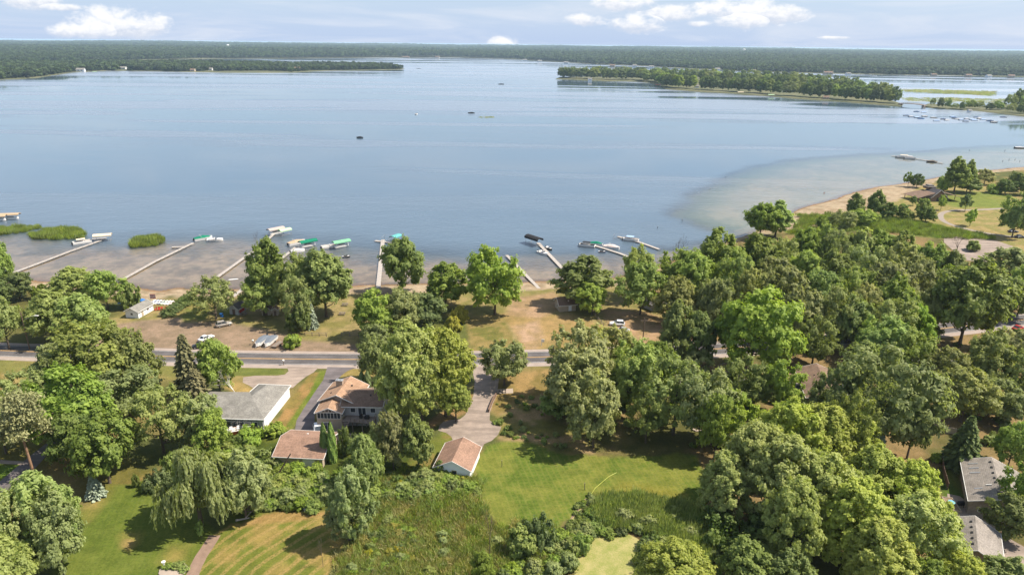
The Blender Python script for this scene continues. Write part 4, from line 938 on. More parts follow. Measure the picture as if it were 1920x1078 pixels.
def scatter_in(px, n, seed, dens_s=None, thr=0.0, z=0.0):
    w_ = PL(px) if px and abs(px[0][0]) < 4000 else px; a = np.array(w_); rng = np.random.default_rng(seed)
    x = rng.uniform(a[:, 0].min(), a[:, 0].max(), n * 3); y_ = rng.uniform(a[:, 1].min(), a[:, 1].max(), n * 3); k = sdist(x, y_, w_) + (fbm(x, y_, 5, seed) - .5) * 4 > 0
    if dens_s: k &= fbm(x, y_, dens_s, seed + 5) > thr
    x, y_ = x[k][:n], y_[k][:n]; s = rng.uniform(.65, 1.35, len(x)) * (0.75 + .5 * vnoise(x, y_, 6, seed + 9))
    return np.stack([x, y_, np.full(len(x), z)], 1), np.stack([s, s, s], 1)
grass = [tuft('grass_tuft', L['meadow'], 60, 1.0, .8, .07, 61), tuft('grass_tuft', L['reed'], 60, 1.1, .8, .07, 62), tuft('grass_tuft', L['meadow'], 60, .8, .9, .08, 63), tuft('grass_tuft', L['maple'], 50, .7, .7, .10, 64)]
MD = [K['bushfresh'][0][0]]
p_, s_ = scatter_in([(604, 1120), (640, 1050), (700, 990), (640, 930), (760, 880), (900, 905), (905, 985), (1040, 990), (1060, 1120)], 3300, 71)
instanced('meadow_grass', p_, s_, grass, 'tall yellow green meadow grass between the hay strip and the lawn', 'grass', .15)
reeds = [tuft('reed_tuft', L['reed'], 70, 1.7, .9, .07, 65, .12), tuft('reed_tuft', L['reed'], 60, 1.5, .9, .07, 66, .15)]
p_, s_ = scatter_in([(1132, 934), (1180, 937), (1280, 955), (1350, 990), (1340, 1060), (1240, 1010), (1180, 992), (1130, 990), (1118, 975), (1124, 950)], 1000, 72)
instanced('cattail_bed', p_, s_, [tuft('cattail', L['ash'], 70, 1.8, .9, .09, 67, .14), tuft('cattail', L['dark'], 70, 1.6, .9, .09, 68, .14)], 'dark green cattails between the lawn and the algae pond', 'cattails', .12)
for px, n_, lb in (([(-60, 434), (20, 426), (75, 422), (78, 427), (36, 436), (-60, 445)], 300, 'leftmost bright green reed bed in the shallow water'),
                   ([(50, 441), (90, 430), (140, 428), (165, 438), (155, 446), (105, 448), (60, 447)], 330, 'long bright green reed bed left of the first dock head'),
                   ([(248, 455), (262, 444), (300, 443), (309, 451), (293, 460), (250, 464)], 260, 'oval bright green reed bed between the two left docks')):
    p_, s_ = scatter_in(px, n_, 73, z=WATER_Z); instanced('reed_bed', p_, s_ * 1.15, reeds, lb, 'reeds', .1)
marsh = [tuft('marsh_tuft', L['ash'], 40, 1.3, 1.1, .06, 69, .3), tuft('marsh_tuft', L['meadow'], 40, 1.1, 1.1, .06, 70, .3)]
for px, n_, sz, lb in (([(1690, 168), (1750, 169), (1865, 172), (1862, 180), (1800, 177), (1700, 172)], 420, 5, 'long green reed island behind the causeway'),
                   ([(1690, 183), (1800, 184), (1900, 187), (1880, 192), (1760, 192), (1700, 190)], 300, 4, 'pale marsh vegetation behind the causeway'),
                   ([(898, 219), (908, 217), (925, 219), (922, 221), (900, 221)], 30, 1.6, 'two tiny reed clumps in the open lake')):
    p_, s_ = scatter_in(px, n_, 74, z=WATER_Z); p_ = p_; instanced('reed_bed', p_, s_ * sz * np.array([1, 1, .28]), marsh, lb, 'reeds', .1)
brush = [K['bush'][0][0], K['bushfresh'][0][0], K['bushwillow'][0][0], K['bush'][1][0], K['bushdark'][0][0]]
p_, s_ = scatter_in([(400, 850), (470, 835), (520, 880), (640, 895), (720, 850), (790, 880), (850, 905), (900, 930), (905, 960), (800, 930), (700, 940), (620, 950), (500, 955), (450, 960)], 520, 75, 10, .42)
instanced('undergrowth', p_, s_ * .42, brush, 'tangled green undergrowth between the garages and the meadow', 'undergrowth', .1)
p_, s_ = scatter_in([(925, 762), (1000, 742), (1090, 785), (1110, 850), (1000, 830), (930, 826)], 45, 76, 6, .5)
instanced('slope_weeds', p_, s_ * .2, brush, 'weeds on the rough slope right of the driveway', 'weeds', .1)
p_, s_ = scatter_in([(1140, 960), (1260, 965), (1340, 1000), (1330, 1100), (1200, 1100), (1210, 1010), (1120, 1000), (1085, 1030), (1050, 1100), (880, 1100), (930, 1020), (1040, 1012)], 260, 77, 8, .45)
instanced('pond_scrub', p_, s_ * .42, brush, 'scrub around the algae pond', 'scrub', .1)
p_, s_ = scatter_in([(1500, 405), (1620, 402), (1730, 420), (1840, 442), (1870, 450), (1740, 446), (1640, 432), (1480, 440)], 900, 78)
instanced('wild_grass', p_, s_ * 1.3, [grass[1], reeds[1]], 'lush green grass belt above the gravel turnaround', 'grass', .15)
p_, s_ = scatter_in([(1200, 640), (1480, 690), (1800, 640), (1920, 620), (1960, 1000), (1740, 860), (1560, 900), (1300, 850), (1120, 800)], 240, 79, 14, .5)
instanced('wood_undergrowth', p_, s_ * .40, brush, 'low undergrowth beneath the trees south of the road', 'undergrowth', .1)
p_, s_ = scatter_in([(1240, 560), (1400, 480), (1560, 440), (1700, 460), (1860, 540), (1900, 600), (1500, 620), (1300, 620)], 380, 80)
instanced('wood_understorey', p_, s_ * .7, brush, 'green understorey filling the long wood north of the road', 'undergrowth', .1)

p_, s_ = scatter_in([(620, 1120), (660, 1040), (690, 930), (760, 890), (900, 910), (905, 985), (1040, 1000), (1050, 1120)], 170, 81, 9, .5)
instanced('meadow_herbs', p_, s_ * .24, brush + [K['bushyellow'][0][0]], 'leafy weeds mixed into the tall meadow grass', 'weeds', .1)
gp_, gs_ = scatter_in([(1046, 1006), (1070, 962), (1090, 930), (1106, 920), (1118, 930), (1100, 962), (1084, 992), (1068, 1012)], 26, 83)
instanced('garden_plants', gp_, gs_ * .2, brush, 'scattered vegetable plants and weeds on the brown garden plot', 'plants', .1)
# ---------------------------------------------------------------- the air: thin summer haze
hz_ = MB(); hz_.box(0, 20500, -7.0, 100000, 43500, 88.0)
hm, nt, out = newmat('haze'); pv = nt.new('ShaderNodeVolumePrincipled'); pv.inputs['Color'].default_value = (0.62, 0.82, 1.0, 1); pv.inputs['Density'].default_value = 5.0e-5
pv.inputs['Anisotropy'].default_value = 0.1
nt.l.new(pv.outputs[0], out.inputs['Volume'])
haze = hz_.build('haze', hm); tag(haze, 'thin pale haze over the lake and the far shores', 'haze', None, 'stuff')
# ================================================================ road, drives, paths
m_asph = mat('road_asphalt', (0.10, 0.092, 0.092), 0.9, 0.24, 0.22); m_drk = mat('dark_asphalt', (0.125, 0.108, 0.108), 0.9, 0.16, 0.6)
m_conc = mat('pale_paving', (0.27, 0.215, 0.175), 0.95, 0.12, 0.4); m_shld = mat('road_shoulder', (0.30, 0.245, 0.21), 0.95, 0.14, 0.4)
m_grav = mat('driveway_gravel', (0.25, 0.20, 0.165), 0.95, 0.14, 0.7); m_white = mat('white_paint', (0.52, 0.50, 0.47), 0.6, 0.2, 1); m_yel = mat('yellow_paint', (0.45, 0.27, 0.09), 0.7, 0.15, 1)
m_path = mat('park_path', (0.33, 0.27, 0.22), 0.95, 0.1, 0.4)
for m_ in (m_asph, m_drk, m_grav, m_conc):
    nt = NT(m_.node_tree); b = [n for n in nt.n if n.type == 'BSDF_PRINCIPLED'][0]; src = b.inputs['Base Color'].links[0].from_socket; ps = nt.new('ShaderNodeNewGeometry').outputs['Position']
    pt = nt.ramp(nt.noise(nt.vscale(ps, (.12, .5, 1)), 1.0, 4, .6), .35, .65, .80, 1.16); vr = nt.new('ShaderNodeTexVoronoi', feature='DISTANCE_TO_EDGE'); nt.put(vr.inputs['Vector'], ps); vr.inputs['Scale'].default_value = .22
    cr = nt.ramp(vr.outputs[0], 0.0, .02, .95, 1.0); f = nt.math('MULTIPLY', pt, cr); cx = nt.new('ShaderNodeCombineXYZ'); [nt.put(cx.inputs[i], f) for i in range(3)]; nt.put(b.inputs['Base Color'], nt.mix(1.0, src, cx.outputs[0], 'MULTIPLY'))
def sheet(name, pts, z, m, kind='structure'):
    a2 = sum(pts[i][0] * pts[(i + 1) % len(pts)][1] - pts[(i + 1) % len(pts)][0] * pts[i][1] for i in range(len(pts)))
    if a2 < 0: pts = pts[::-1]
    mb = MB(); mb.poly([(p[0], p[1], z) for p in pts]); o = mb.build(name, m)
    return tag(o, kind=kind)
def offs(line, d):
    out = []
    for i, p in enumerate(line):
        a = Vector(line[max(i - 1, 0)]); b = Vector(line[min(i + 1, len(line) - 1)]); t = (b - a).normalized(); out.append((p[0] - t.y * d, p[1] + t.x * d))
    return out
RP = [(-900, 640), (-150, 651), (0, 657), (280, 667), (460, 672), (666, 674), (850, 673), (1035, 669), (1200, 662), (1330, 655), (1480, 645), (1650, 629), (1800, 612), (1920, 599), (2300, 560), (2800, 520)]
rl = mow_shore(mow_shore(PL(RP)))
def strip(name, d0, d1, z, m, line=rl):
    a = offs(line, d0); b = offs(line, d1); mb = MB()
    for i in range(len(a) - 1): mb.poly([(*b[i], z), (*b[i + 1], z), (*a[i + 1], z), (*a[i], z)])
    for k, f in enumerate(mb.f): mb.f[k] = tuple(reversed(f)) if d1 > d0 else f
    return tag(mb.build(name, m), kind='structure')
strip('road_shoulder', -5.6, 4.9, .006, m_shld); strip('road', -3.45, 3.45, .012, m_asph)
strip('edge_line', 3.1, 3.21, .018, m_white); strip('edge_line', -3.24, -3.12, .018, m_white); strip('centre_line', .08, .24, .018, m_yel); strip('centre_line', -.24, -.08, .018, m_yel)
sheet('driveway', PL([(538, 687), (597, 689), (588, 698), (574, 706), (560, 717), (549, 727), (520, 730), (475, 728), (466, 722), (455, 717), (456, 707), (480, 704), (520, 704), (534, 702), (541, 696)]), .020, m_conc)
sheet('asphalt_driveway', PL([(614, 688), (668, 689), (652, 695), (640, 704), (622, 722), (604, 745), (590, 775), (590, 800), (612, 818), (560, 820), (553, 806), (556, 788), (568, 768), (590, 735), (606, 712)]), .020, m_drk)
sheet('long_driveway', PL([(884, 686), (940, 687), (936, 705), (934, 722), (932, 740), (924, 757), (919, 772), (918, 787), (928, 797), (940, 800), (934, 815), (922, 826), (908, 832), (900, 848), (880, 838), (850, 828), (846, 818), (836, 811), (822, 807), (824, 797), (832, 790), (848, 787), (862, 786), (872, 778), (880, 762), (888, 740), (890, 715)]), .020, m_grav)
sheet('asphalt_path', PL([(-60, 930), (0, 902), (40, 868), (95, 824), (112, 824), (75, 868), (40, 905), (0, 935), (-60, 965)]), .020, m_drk)
sheet('side_path', PL([(-60, 860), (0, 862), (46, 865), (44, 871), (0, 869), (-60, 868)]), .026, m_conc)
sheet('yard_driveway', PL([(1830, 990), (1845, 985), (1876, 1000), (1930, 1030), (1990, 1060), (1980, 1130), (1860, 1130), (1866, 1060)]), .020, m_grav)
sheet('patio', PL([(1776, 925), (1800, 930), (1825, 950), (1850, 965), (1880, 985), (1850, 1000), (1800, 975), (1778, 960)]), .026, m_conc)
sheet('gravel_turnaround', PL([(1770, 443), (1830, 444), (1870, 452), (1900, 462), (1885, 478), (1850, 492), (1810, 488), (1790, 472), (1770, 455)]), .02, m_grav)
lp = mow_shore(mow_shore(PL([(1880, 391), (1830, 394), (1790, 394), (1768, 398), (1762, 405), (1768, 415), (1790, 424), (1830, 434), (1880, 442), (1960, 450)])))
strip('park_path', -1.3, 1.3, .02, mat('park_paving', (.25, .21, .175), .95, .15, .5), lp)
strip('dirt_track', -1.0, 1.0, .02, mat('bare_dirt', (0.22, 0.15, 0.11), .95, .2, .8), mow_shore(PL([(352, 1100), (372, 1050), (394, 1018), (403, 1003)])))
sheet('garden_plot', PL([(1048, 1006), (1073, 966), (1089, 942), (1098, 934), (1107, 938), (1092, 962), (1076, 990), (1064, 1008)]), .02, mat('bare_dirt', (0, 0, 0)))
pm = mat('algae', (0.22, 0.26, 0.045), 0.6, 0.25, 0.45, col2=(0.34, 0.29, 0.12))
sheet('algae_pond', mow_shore(PL([(1082, 1110), (1075, 1062), (1088, 1030), (1112, 1006), (1150, 998), (1190, 1003), (1214, 1030), (1222, 1070), (1216, 1110)])), .02, pm)
sheet('concrete_pad', PL([(930, 730), (962, 728), (962, 737), (934, 738)]), .026, m_path)

# ================================================================ buildings
def M(n, c, **k): return mat(n, c, **k)
def R(name, c, **k):
    m = mat(name, c, rough=.95, var=.12, scale=.7, bump=.3); nt = NT(m.node_tree); b = [n for n in nt.n if n.type == 'BSDF_PRINCIPLED'][0]; src = b.inputs['Base Color'].links[0].from_socket
    tc = nt.new('ShaderNodeTexCoord').outputs['Object']; sp = nt.new('ShaderNodeSeparateXYZ'); nt.put(sp.inputs[0], tc)
    # shingle courses follow the height; tabs and weather streaks run along the fall line
    cs = nt.ramp(nt.math('FRACT', nt.math('MULTIPLY', sp.outputs[2], 9.0)), 0.0, .35, .80, 1.04); tb = nt.noise(nt.vscale(tc, (3.0, 3.0, 9.0)), 1.0, 1, .5); st = nt.noise(nt.vscale(tc, (.7, .7, .15)), 1.0, 4, .65)
    f = nt.math('MULTIPLY', nt.math('MULTIPLY', cs, nt.ramp(tb, .3, .7, .84, 1.14)), nt.ramp(st, .3, .7, .82, 1.12)); cx = nt.new('ShaderNodeCombineXYZ'); [nt.put(cx.inputs[i], f) for i in range(3)]
    nt.put(b.inputs['Base Color'], nt.mix(1.0, src, cx.outputs[0], 'MULTIPLY')); return m
W_white = M('white_siding', (.72, .74, .76), rough=.6, var=.06, scale=.8); W_grey = M('grey_siding', (.42, .42, .42), rough=.7, var=.08, scale=.8); W_tan = M('tan_siding', (.40, .33, .25), rough=.8, var=.1, scale=.8)
W_brown = M('brown_siding', (.17, .11, .08), rough=.85, var=.15, scale=.8); W_bei = M('beige_stone', (.33, .28, .23), rough=.9, var=.22, scale=2.5)
R_grey = R('grey_shingle', (.20, .19, .17), rough=.95, var=.10, scale=1.3, bump=.3); R_tan = R('tan_shingle', (.31, .195, .125), rough=.95, var=.12, scale=1.1, bump=.3); R_pink = R('rose_shingle', (.25, .155, .11), rough=.95, var=.12, scale=1.0, bump=.3)
R_dark = R('dark_shingle', (.12, .11, .11), rough=.95, var=.15, scale=1.2); R_bro = R('brown_shingle', (.18, .12, .085), rough=.95, var=.15, scale=1.1); R_ston = R('stone_grey_shingle', (.225, .20, .175), rough=.95, var=.10, scale=1.3, bump=.3)
G = mat('window_glass', (.035, .045, .055), .08, .1, 1, spec=.8); TR = M('trim_white', (.70, .69, .66), rough=.6, var=.05); DK = M('weathered_deck', (.21, .17, .14), rough=.9, var=.2, scale=1.5); METAL = mat('galvanised', (.45, .46, .47), .45, .1, 2, .6)
BLK = mat('black_plastic', (.02, .02, .022), .6, .2, 2); BRK = M('chimney_brick', (.36, .28, .22), rough=.9, var=.25, scale=5)
def gable(name, label, x, y, yaw, W, Lh, hw, rise, wm, rm, over=.4, z0=0.0, trim=TR, cat='house', parent=None, ridge='y'):
    """ridge along local y (or x). W across the ridge, Lh along it"""
    yw = math.radians(yaw) + (math.pi / 2 if ridge == 'x' else 0)
    r = empty(name, (x, y, 0), yw, label, cat) if parent is None else parent
    Mx = Matrix.Identity(4) if parent is None else Matrix.Translation((x, y, 0)) @ Matrix.Rotation(yw, 4, 'Z')
    def add(mb, n_, m_):
        mb.v = [tuple(Mx @ Vector(v)) for v in mb.v]; return mb.build(n_, m_, r)
    a = W / 2; b = Lh / 2; h = z0 + hw
    mb = MB(); i = 0
    mb.v = [(-a, -b, 0), (a, -b, 0), (a, b, 0), (-a, b, 0), (-a, -b, h), (a, -b, h), (a, b, h), (-a, b, h), (0, -b, h + rise), (0, b, h + rise)]
    mb.f = [(0, 1, 5, 8, 4), (2, 3, 7, 9, 6), (1, 2, 6, 5), (3, 0, 4, 7), (3, 2, 1, 0)]; add(mb, 'wall', wm)
    sl_ = rise / a; e = over; zt = h + rise + .10
    for s in (1, -1):
        q = [(0, -b - e, zt), (0, b + e, zt), (s * (a + e), b + e, zt - sl_ * (a + e)), (s * (a + e), -b - e, zt - sl_ * (a + e))]
        if s > 0: q = q[::-1]
        mb = MB(); mb.slab(q, .09); add(mb, 'roof_slope', rm)
    mb = MB()
    for s in (1, -1):
        for yb in (-b - e - .02, b + e + .02):
            p = [(0, yb, zt + .01), (s * (a + e), yb, zt - sl_ * (a + e) + .01)]; mb.v += [(p[0][0], yb - .03, p[0][2]), (p[1][0], yb - .03, p[1][2]), (p[1][0], yb - .03, p[1][2] - .2), (p[0][0], yb - .03, p[0][2] - .2), (p[0][0], yb + .03, p[0][2]), (p[1][0], yb + .03, p[1][2]), (p[1][0], yb + .03, p[1][2] - .2), (p[0][0], yb + .03, p[0][2] - .2)]
            k = len(mb.v) - 8; mb.f += [tuple(k + j for j in f) for f in ((0, 1, 2, 3), (7, 6, 5, 4), (0, 4, 5, 1), (3, 2, 6, 7), (1, 5, 6, 2), (0, 3, 7, 4))]
        mb.box(s * (a + e + .04), 0, zt - sl_ * (a + e) - .17, .07, 2 * (b + e), .16)
    add(mb, 'trim', trim)
    r['_d'] = [W, Lh, z0]
    def win(side, u_, z, w_, h_, name_='window', fm=TR, gm=G, panes=1):
        nx, ny = {'S': (0, -1), 'N': (0, 1), 'E': (1, 0), 'W': (-1, 0)}[side]; px = nx * a + (u_ if nx == 0 else 0); py = ny * b + (u_ if ny == 0 else 0)
        sx = w_ if nx == 0 else .1; sy = w_ if ny == 0 else .1; mb = MB(); t = .09
        if nx == 0: mb.box(px, py, z, w_, .1, t); mb.box(px, py, z + h_ - t, w_, .1, t); [mb.box(px - w_ / 2 + t / 2 + (w_ - t) * k / panes, py, z + t, t, .1, h_ - 2 * t) for k in range(panes + 1)]
        else: mb.box(px, py, z, .1, w_, t); mb.box(px, py, z + h_ - t, .1, w_, t); [mb.box(px, py - w_ / 2 + t / 2 + (w_ - t) * k / panes, z + t, .1, t, h_ - 2 * t) for k in range(panes + 1)]
        f = add(mb, name_, fm); mb = MB(); mb.box(px + nx * .012, py + ny * .012, z + t, (w_ - 2 * t) if nx == 0 else .05, .05 if nx == 0 else (w_ - 2 * t), h_ - 2 * t)
        mb.v = [tuple(Mx @ Vector(v)) for v in mb.v]; mb.build('pane', gm, f); return f
    def onroof(n_, m_, s, t, yb, sx, sy, sz, lift=0.0):
        """box on slope s (+1/-1) at fraction t from ridge"""
        xx = s * t * (a + e); zz = zt - sl_ * abs(xx); mb = MB(); mb.box(xx, yb, zz - .05 + lift, sx, sy, sz, 0, 0, s * math.atan(sl_)); return add(mb, n_, m_)
    return r, win, onroof, add
# white garage on the main lawn
g, win, onr, add = gable('garage', 'white single garage with a rose brown gable roof at the end of the long driveway', -10.45, 117.2, -10.5, 7.0, 8.2, 2.35, 1.7, W_white, R_pink, .35, cat='garage')
win('S', .35, .8, 1.0, 1.1, fm=M('tan_frame', (.45, .38, .22))); win('N', -1.6, 0, 2.6, 2.1, 'garage_door', TR, TR); win('E', 2, .9, .8, .9)
# tan garage
g, win, onr, add = gable('garage', 'low brown roofed garage behind the tall arborvitae columns', -41.8, 121.1, -4, 9.2, 9.6, 2.4, 1.5, W_tan, R_pink, .45, cat='garage', ridge='x')
onr('roof_vent', TR, 1, .45, .5, .3, .3, .2); win('W', -2, 0, 2.4, 2.0, 'garage_door', TR, TR); win('S', 0, .8, .8, .9)
# tan house: main block, right wing and sunroom in one house
h, win, onr, add = gable('house', 'tan split level house with brick chimney, glazed sunroom gable and wooden deck', -37.9, 137.9, -7.5, 7.8, 8.2, 2.6, 1.7, W_bei, R_tan, .5, z0=2.6)
onr('roof_vent', BLK, 1, .35, 1.2, .35, .35, .3); onr('roof_vent', BLK, 1, .5, -.5, .3, .3, .25); onr('roof_vent', BLK, -1, .45, -2.4, .3, .3, .2)
mb = MB(); mb.box(-1.2, .9, 5.8, 1.5, .8, 1.9); ch_ = add(mb, 'chimney', BRK); mb = MB(); mb.box(-1.2, .9, 7.7, 1.7, 1.0, .12); mb.tube((-1.6, .9, 7.8), (-1.6, .9, 8.1), .14); mb.tube((-.85, .9, 7.8), (-.85, .9, 8.1), .14); mb.build('chimney_cap', METAL, ch_)
for u_ in (-2.9, 2.9): win('S', u_, 3.3, 1.0, 1.2)
win('W', -1, 3.4, 1.4, 1.2); win('W', 2, 3.4, 1.2, 1.2)
_, w2, o2, a2 = gable('x', '', 5.4, -.9, 7, 8.0, 8.6, 2.4, 1.5, W_grey, R_bro, .45, z0=2.6, parent=h, ridge='x')
w2('W', 2.0, 3.3, 1.2, 1.2); w2('W', 0, 2.7, 1.8, 2.0, 'patio_door', panes=2); w2('W', -2.4, 3.3, 1.2, 1.2); o2('roof_vent', BLK, -1, .3, -1.5, .35, .35, .2)
_, w3, o3, a3 = gable('x', '', -.7, -6.0, 7, 5.4, 4.2, 2.1, 1.15, W_tan, R_tan, .35, z0=2.5, parent=h)
w3('S', 0, 3.05, 5.1, 1.52, 'sunroom_window', TR, G, 7); w3('E', 0, 3.2, 3.8, 1.3, 'sunroom_window', TR, G, 4); w3('W', 0, 3.2, 3.8, 1.3, 'sunroom_window', TR, G, 4); w3('S', -.5, .4, 2.2, 1.8, 'patio_door', TR, G, 2)
def tri(y0, y1, w_, z0_, z1_):
    mb = MB(); mb.v = [(-w_, y0, z0_), (w_, y0, z0_), (0, y0, z1_), (-w_, y1, z0_), (w_, y1, z0_), (0, y1, z1_)]; mb.f = [(0, 1, 2), (5, 4, 3), (0, 3, 4, 1), (1, 4, 5, 2), (2, 5, 3, 0)]; return mb
a3(tri(-2.16, -2.05, 2.35, 4.62, 5.52), 'gable_window_frame', TR); a3(tri(-2.18, -2.06, 2.0, 4.70, 5.40), 'gable_pane', G)
mb = MB(); [mb.box(x_, -2.2, 4.62, .08, .05, .9 * (1 - abs(x_) / 2.4)) for x_ in (-1.5, -.75, 0, .75, 1.5)]; a3(mb, 'mullion', TR)
def deck(add, x0, x1, y0, y1, z, nm='deck'):
    n = int((y1 - y0) / .32); d = []
    for k in range(n):
        mb = MB(); mb.box((x0 + x1) / 2, y0 + (k + .5) * (y1 - y0) / n, z - .06, x1 - x0, (y1 - y0) / n - .03, .06); d.append(mb)
    big = MB()
    for m_ in d: i = len(big.v); big.v += m_.v; big.f += [tuple(i + q for q in f) for f in m_.f]
    for px in np.linspace(x0 + .2, x1 - .2, 4):
        for py in (y0 + .2, y1 - .2): big.box(px, py, 0, .15, .15, z - .07)
    o = add(big, nm, DK); o['kind'] = 'stuff'; return o
def railing(add, pts, z, h_=.95, m_=DK):
    mb = MB()
    for a_, b_ in zip(pts[:-1], pts[1:]):
        a_ = Vector((*a_, 0)); b_ = Vector((*b_, 0)); L_ = (b_ - a_).length; n = max(1, int(L_ / .9))
        mb.tube(a_ + Vector((0, 0, z + h_)), b_ + Vector((0, 0, z + h_)), .05, .05, 4); mb.tube(a_ + Vector((0, 0, z + h_ * .5)), b_ + Vector((0, 0, z + h_ * .5)), .03, .03, 4)
        for k in range(n + 1): p = a_.lerp(b_, k / n); mb.box(p.x, p.y, z, .09, .09, h_)
    return add(mb, 'railing', m_)
deck(add, 2.3, 9.2, -8.0, -5.1, 2.6); railing(add, [(9.2, -5.2), (9.2, -8), (4.4, -8)], 2.6)
deck(add, 1.6, 7.6, -12.4, -9.4, .7, 'lower_deck'); railing(add, [(1.7, -12.4), (7.6, -12.4), (7.6, -9.4)], .7)
mb = MB()
for k in range(8): mb.box(3.4, -8.2 - k * .3, 2.35 - k * .24, 1.3, .32, .07)
mb.box(2.72, -9.3, 1.4, .06, 2.9, .25, 0, -.0); mb.tube((2.7, -8, 3.3), (2.7, -10.6, 1.5), .05); mb.tube((4.1, -8, 3.3), (4.1, -10.6, 1.5), .05); add(mb, 'stairs', DK)
mb = MB(); mb.box(7.4, -6.2, 2.62, .9, .9, .75); mb.box(6.0, -6.0, 2.62, .6, .6, .8); add(mb, 'deck_furniture', BLK)
# grey hipped house
e_ = empty('house', (-58, 137, 0), 0, 'grey roofed white ranch house with a long hipped roof left of the dry grass strip', 'house')
def rel(p): return (p[0] + 58, p[1] - 137, p[2])
A_, B_, C_, D_, E_, F_ = [rel(p) for p in ((-53.5, 129.6, 2.85), (-52.5, 145.4, 2.85), (-60.3, 145.9, 2.85), (-61, 141.9, 2.85), (-72.5, 142.0, 2.85), (-72.8, 130.3, 2.85))]
R1, R2, R3 = [rel(p) for p in ((-58.4, 136.6, 4.75), (-56.9, 141.9, 4.75), (-67.5, 136.4, 4.75))]
for q in ((F_, A_, R1, R3), (A_, B_, R2, R1), (B_, C_, R2), (C_, D_, R1), (C_, R1, R2), (D_, E_, R3, R1), (E_, F_, R3)): mb = MB(); mb.slab(q, .14); mb.build('roof_slope', R_grey, e_)
mb = MB(); wl = [rel(p)[:2] for p in ((-72.3, 130.8, 0), (-54.0, 130.1, 0), (-53.0, 145.0, 0), (-60, 145.4, 0), (-60.6, 141.5, 0), (-72.1, 141.5, 0))]; mb.prism(wl, 0, 2.72); mb.build('wall', W_grey, e_)
mb = MB(); ed = [A_, B_]; mb.tube((A_[0] + .05, A_[1], 2.8), (B_[0] + .05, B_[1], 2.8), .1, .1, 4); mb.tube((F_[0], F_[1] - .05, 2.8), (A_[0], A_[1] - .05, 2.8), .1, .1, 4); mb.tube((C_[0] - .05, C_[1], 2.82), (D_[0] - .05, D_[1], 2.82), .1, .1, 4); mb.tube((C_[0], C_[1], 2.82), (B_[0], B_[1], 2.82), .1, .1, 4); mb.build('gutter', TR, e_)
mb = MB(); mb.box(4.62, .7, 0, .12, 14.7, 2.6, math.radians(-3.9)); mb.build('side_wall', W_white, e_)
for k in range(9):
    f = MB().box(-9.2 + k * 1.45, -6.75 - k * .055 + .02, 1.0, 1.15, .1, 1.15).build('window', TR, e_); MB().box(-9.2 + k * 1.45, -6.79 - k * .055, 1.1, .95, .06, .95).build('pane', G, f)
# bungalow and its garage at the lower right
h, win, onr, add = gable('bungalow', 'stone grey roofed bungalow with skylights at the right edge', 91.0, 108.6, -26.7, 9.0, 14.2, 2.9, 1.8, W_bei, R_ston, .4)
for k, yb in enumerate((5.6, 3.6, 1.6, -.2, -1.7, -5.2)): onr('ridge_vent', BLK, -1, .08, yb, .35, .55, .16)
for yb in (5.4, 3.7, 2.0): onr('skylight', METAL, -1, .62, yb, 1.6, .3, .14)
onr('skylight', METAL, -1, .62, -3.5, 1.3, .25, .12); onr('vent_pipe', TR, -1, .3, -2.6, .9, .16, .25)
for yb in (4.3, 2.3): onr('roof_window', mat('pale_glazing', (.55, .6, .66), .15, .05, 1, spec=.8), 1, .5, yb, 1.3, .8, .14)
win('S', -2.5, .9, 1.2, 1.0); win('S', 2.0, .9, 1.2, 1.0); win('W', 2, .9, 1.2, 1.0); win('W', -3, .9, 1.2, 1.0); mb = MB(); mb.tube((2.4, -7.25, 0), (2.4, -7.25, 2.9), .07); add(mb, 'downpipe', TR)
h, win, onr, add = gable('garage', 'stone grey roofed garage below the bungalow in the lower right corner', 77.7, 93.6, -30, 7.4, 9.2, 2.5, 1.8, W_bei, R_ston, .4, cat='garage')
for yb in (3.2, 1.6, 0, -1.6, -3.2): onr('ridge_vent', BLK, -1, .14, yb, .3, .5, .16)
win('E', 0, 0, 4.6, 2.1, 'garage_door', TR, TR)
# lakeside buildings
h, win, onr, add = gable('cabin', 'small white lake cabin with a grey roof between the dark shore trees and red chairs', -115.4, 196.6, -8, 4.2, 7.2, 2.2, 1.1, W_white, R_grey, .35, cat='cabin'); win('E', 1, .9, .9, .8); win('E', -1.6, .1, .9, 1.9, 'door', W_tan, W_tan); win('S', 0, .9, .9, .8)
h, win, onr, add = gable('cottage', 'small tan boathouse cottage with brown roof beside the lake tree', 17.2, 205.0, 14, 5.0, 5.4, 2.3, 1.7, W_tan, R_bro, .35, cat='cottage', ridge='x'); win('N', 0, .8, .9, .9); win('W', -.8, .1, 1.0, 1.9, 'door', W_white, W_white); onr('roof_patch', M('pale_shingle', (.6, .5, .42)), -1, .5, -.5, .5, .4, .13)
x_, y_ = P(1229, 583); h, win, onr, add = gable('cabin', 'pale grey shore cabin half hidden under the left end of the long wood', x_, y_ + 2, 35, 4.2, 5.2, 2.3, 1.3, W_grey, R_dark, .35, cat='cabin'); win('S', 0, .9, 1, .9); win('W', 0, .9, 1, .9)
x_, y_ = P(446, 586); h, win, onr, add = gable('shed', 'dark roofed shed with a red side under the spreading shore tree', x_, y_, -15, 3.2, 3.6, 2.1, 1.2, W_grey, R_dark, .35, cat='shed'); win('S', 0, 0, 1, 1.8, 'door', W_brown, W_brown); win('E', 0, .5, 2.6, 1.5, 'red_panel', M('red_paint', (.45, .05, .05)), M('red_paint', (.45, .05, .05)))
x_, y_ = P(501, 588); h, win, onr, add = gable('shed', 'small tan shed in the shade under the dark round shore tree', x_, y_, 8, 2.6, 2.8, 2.0, 1.0, W_tan, R_bro, .3, cat='shed'); win('S', 0, 0, .9, 1.7, 'door', W_brown, W_brown)
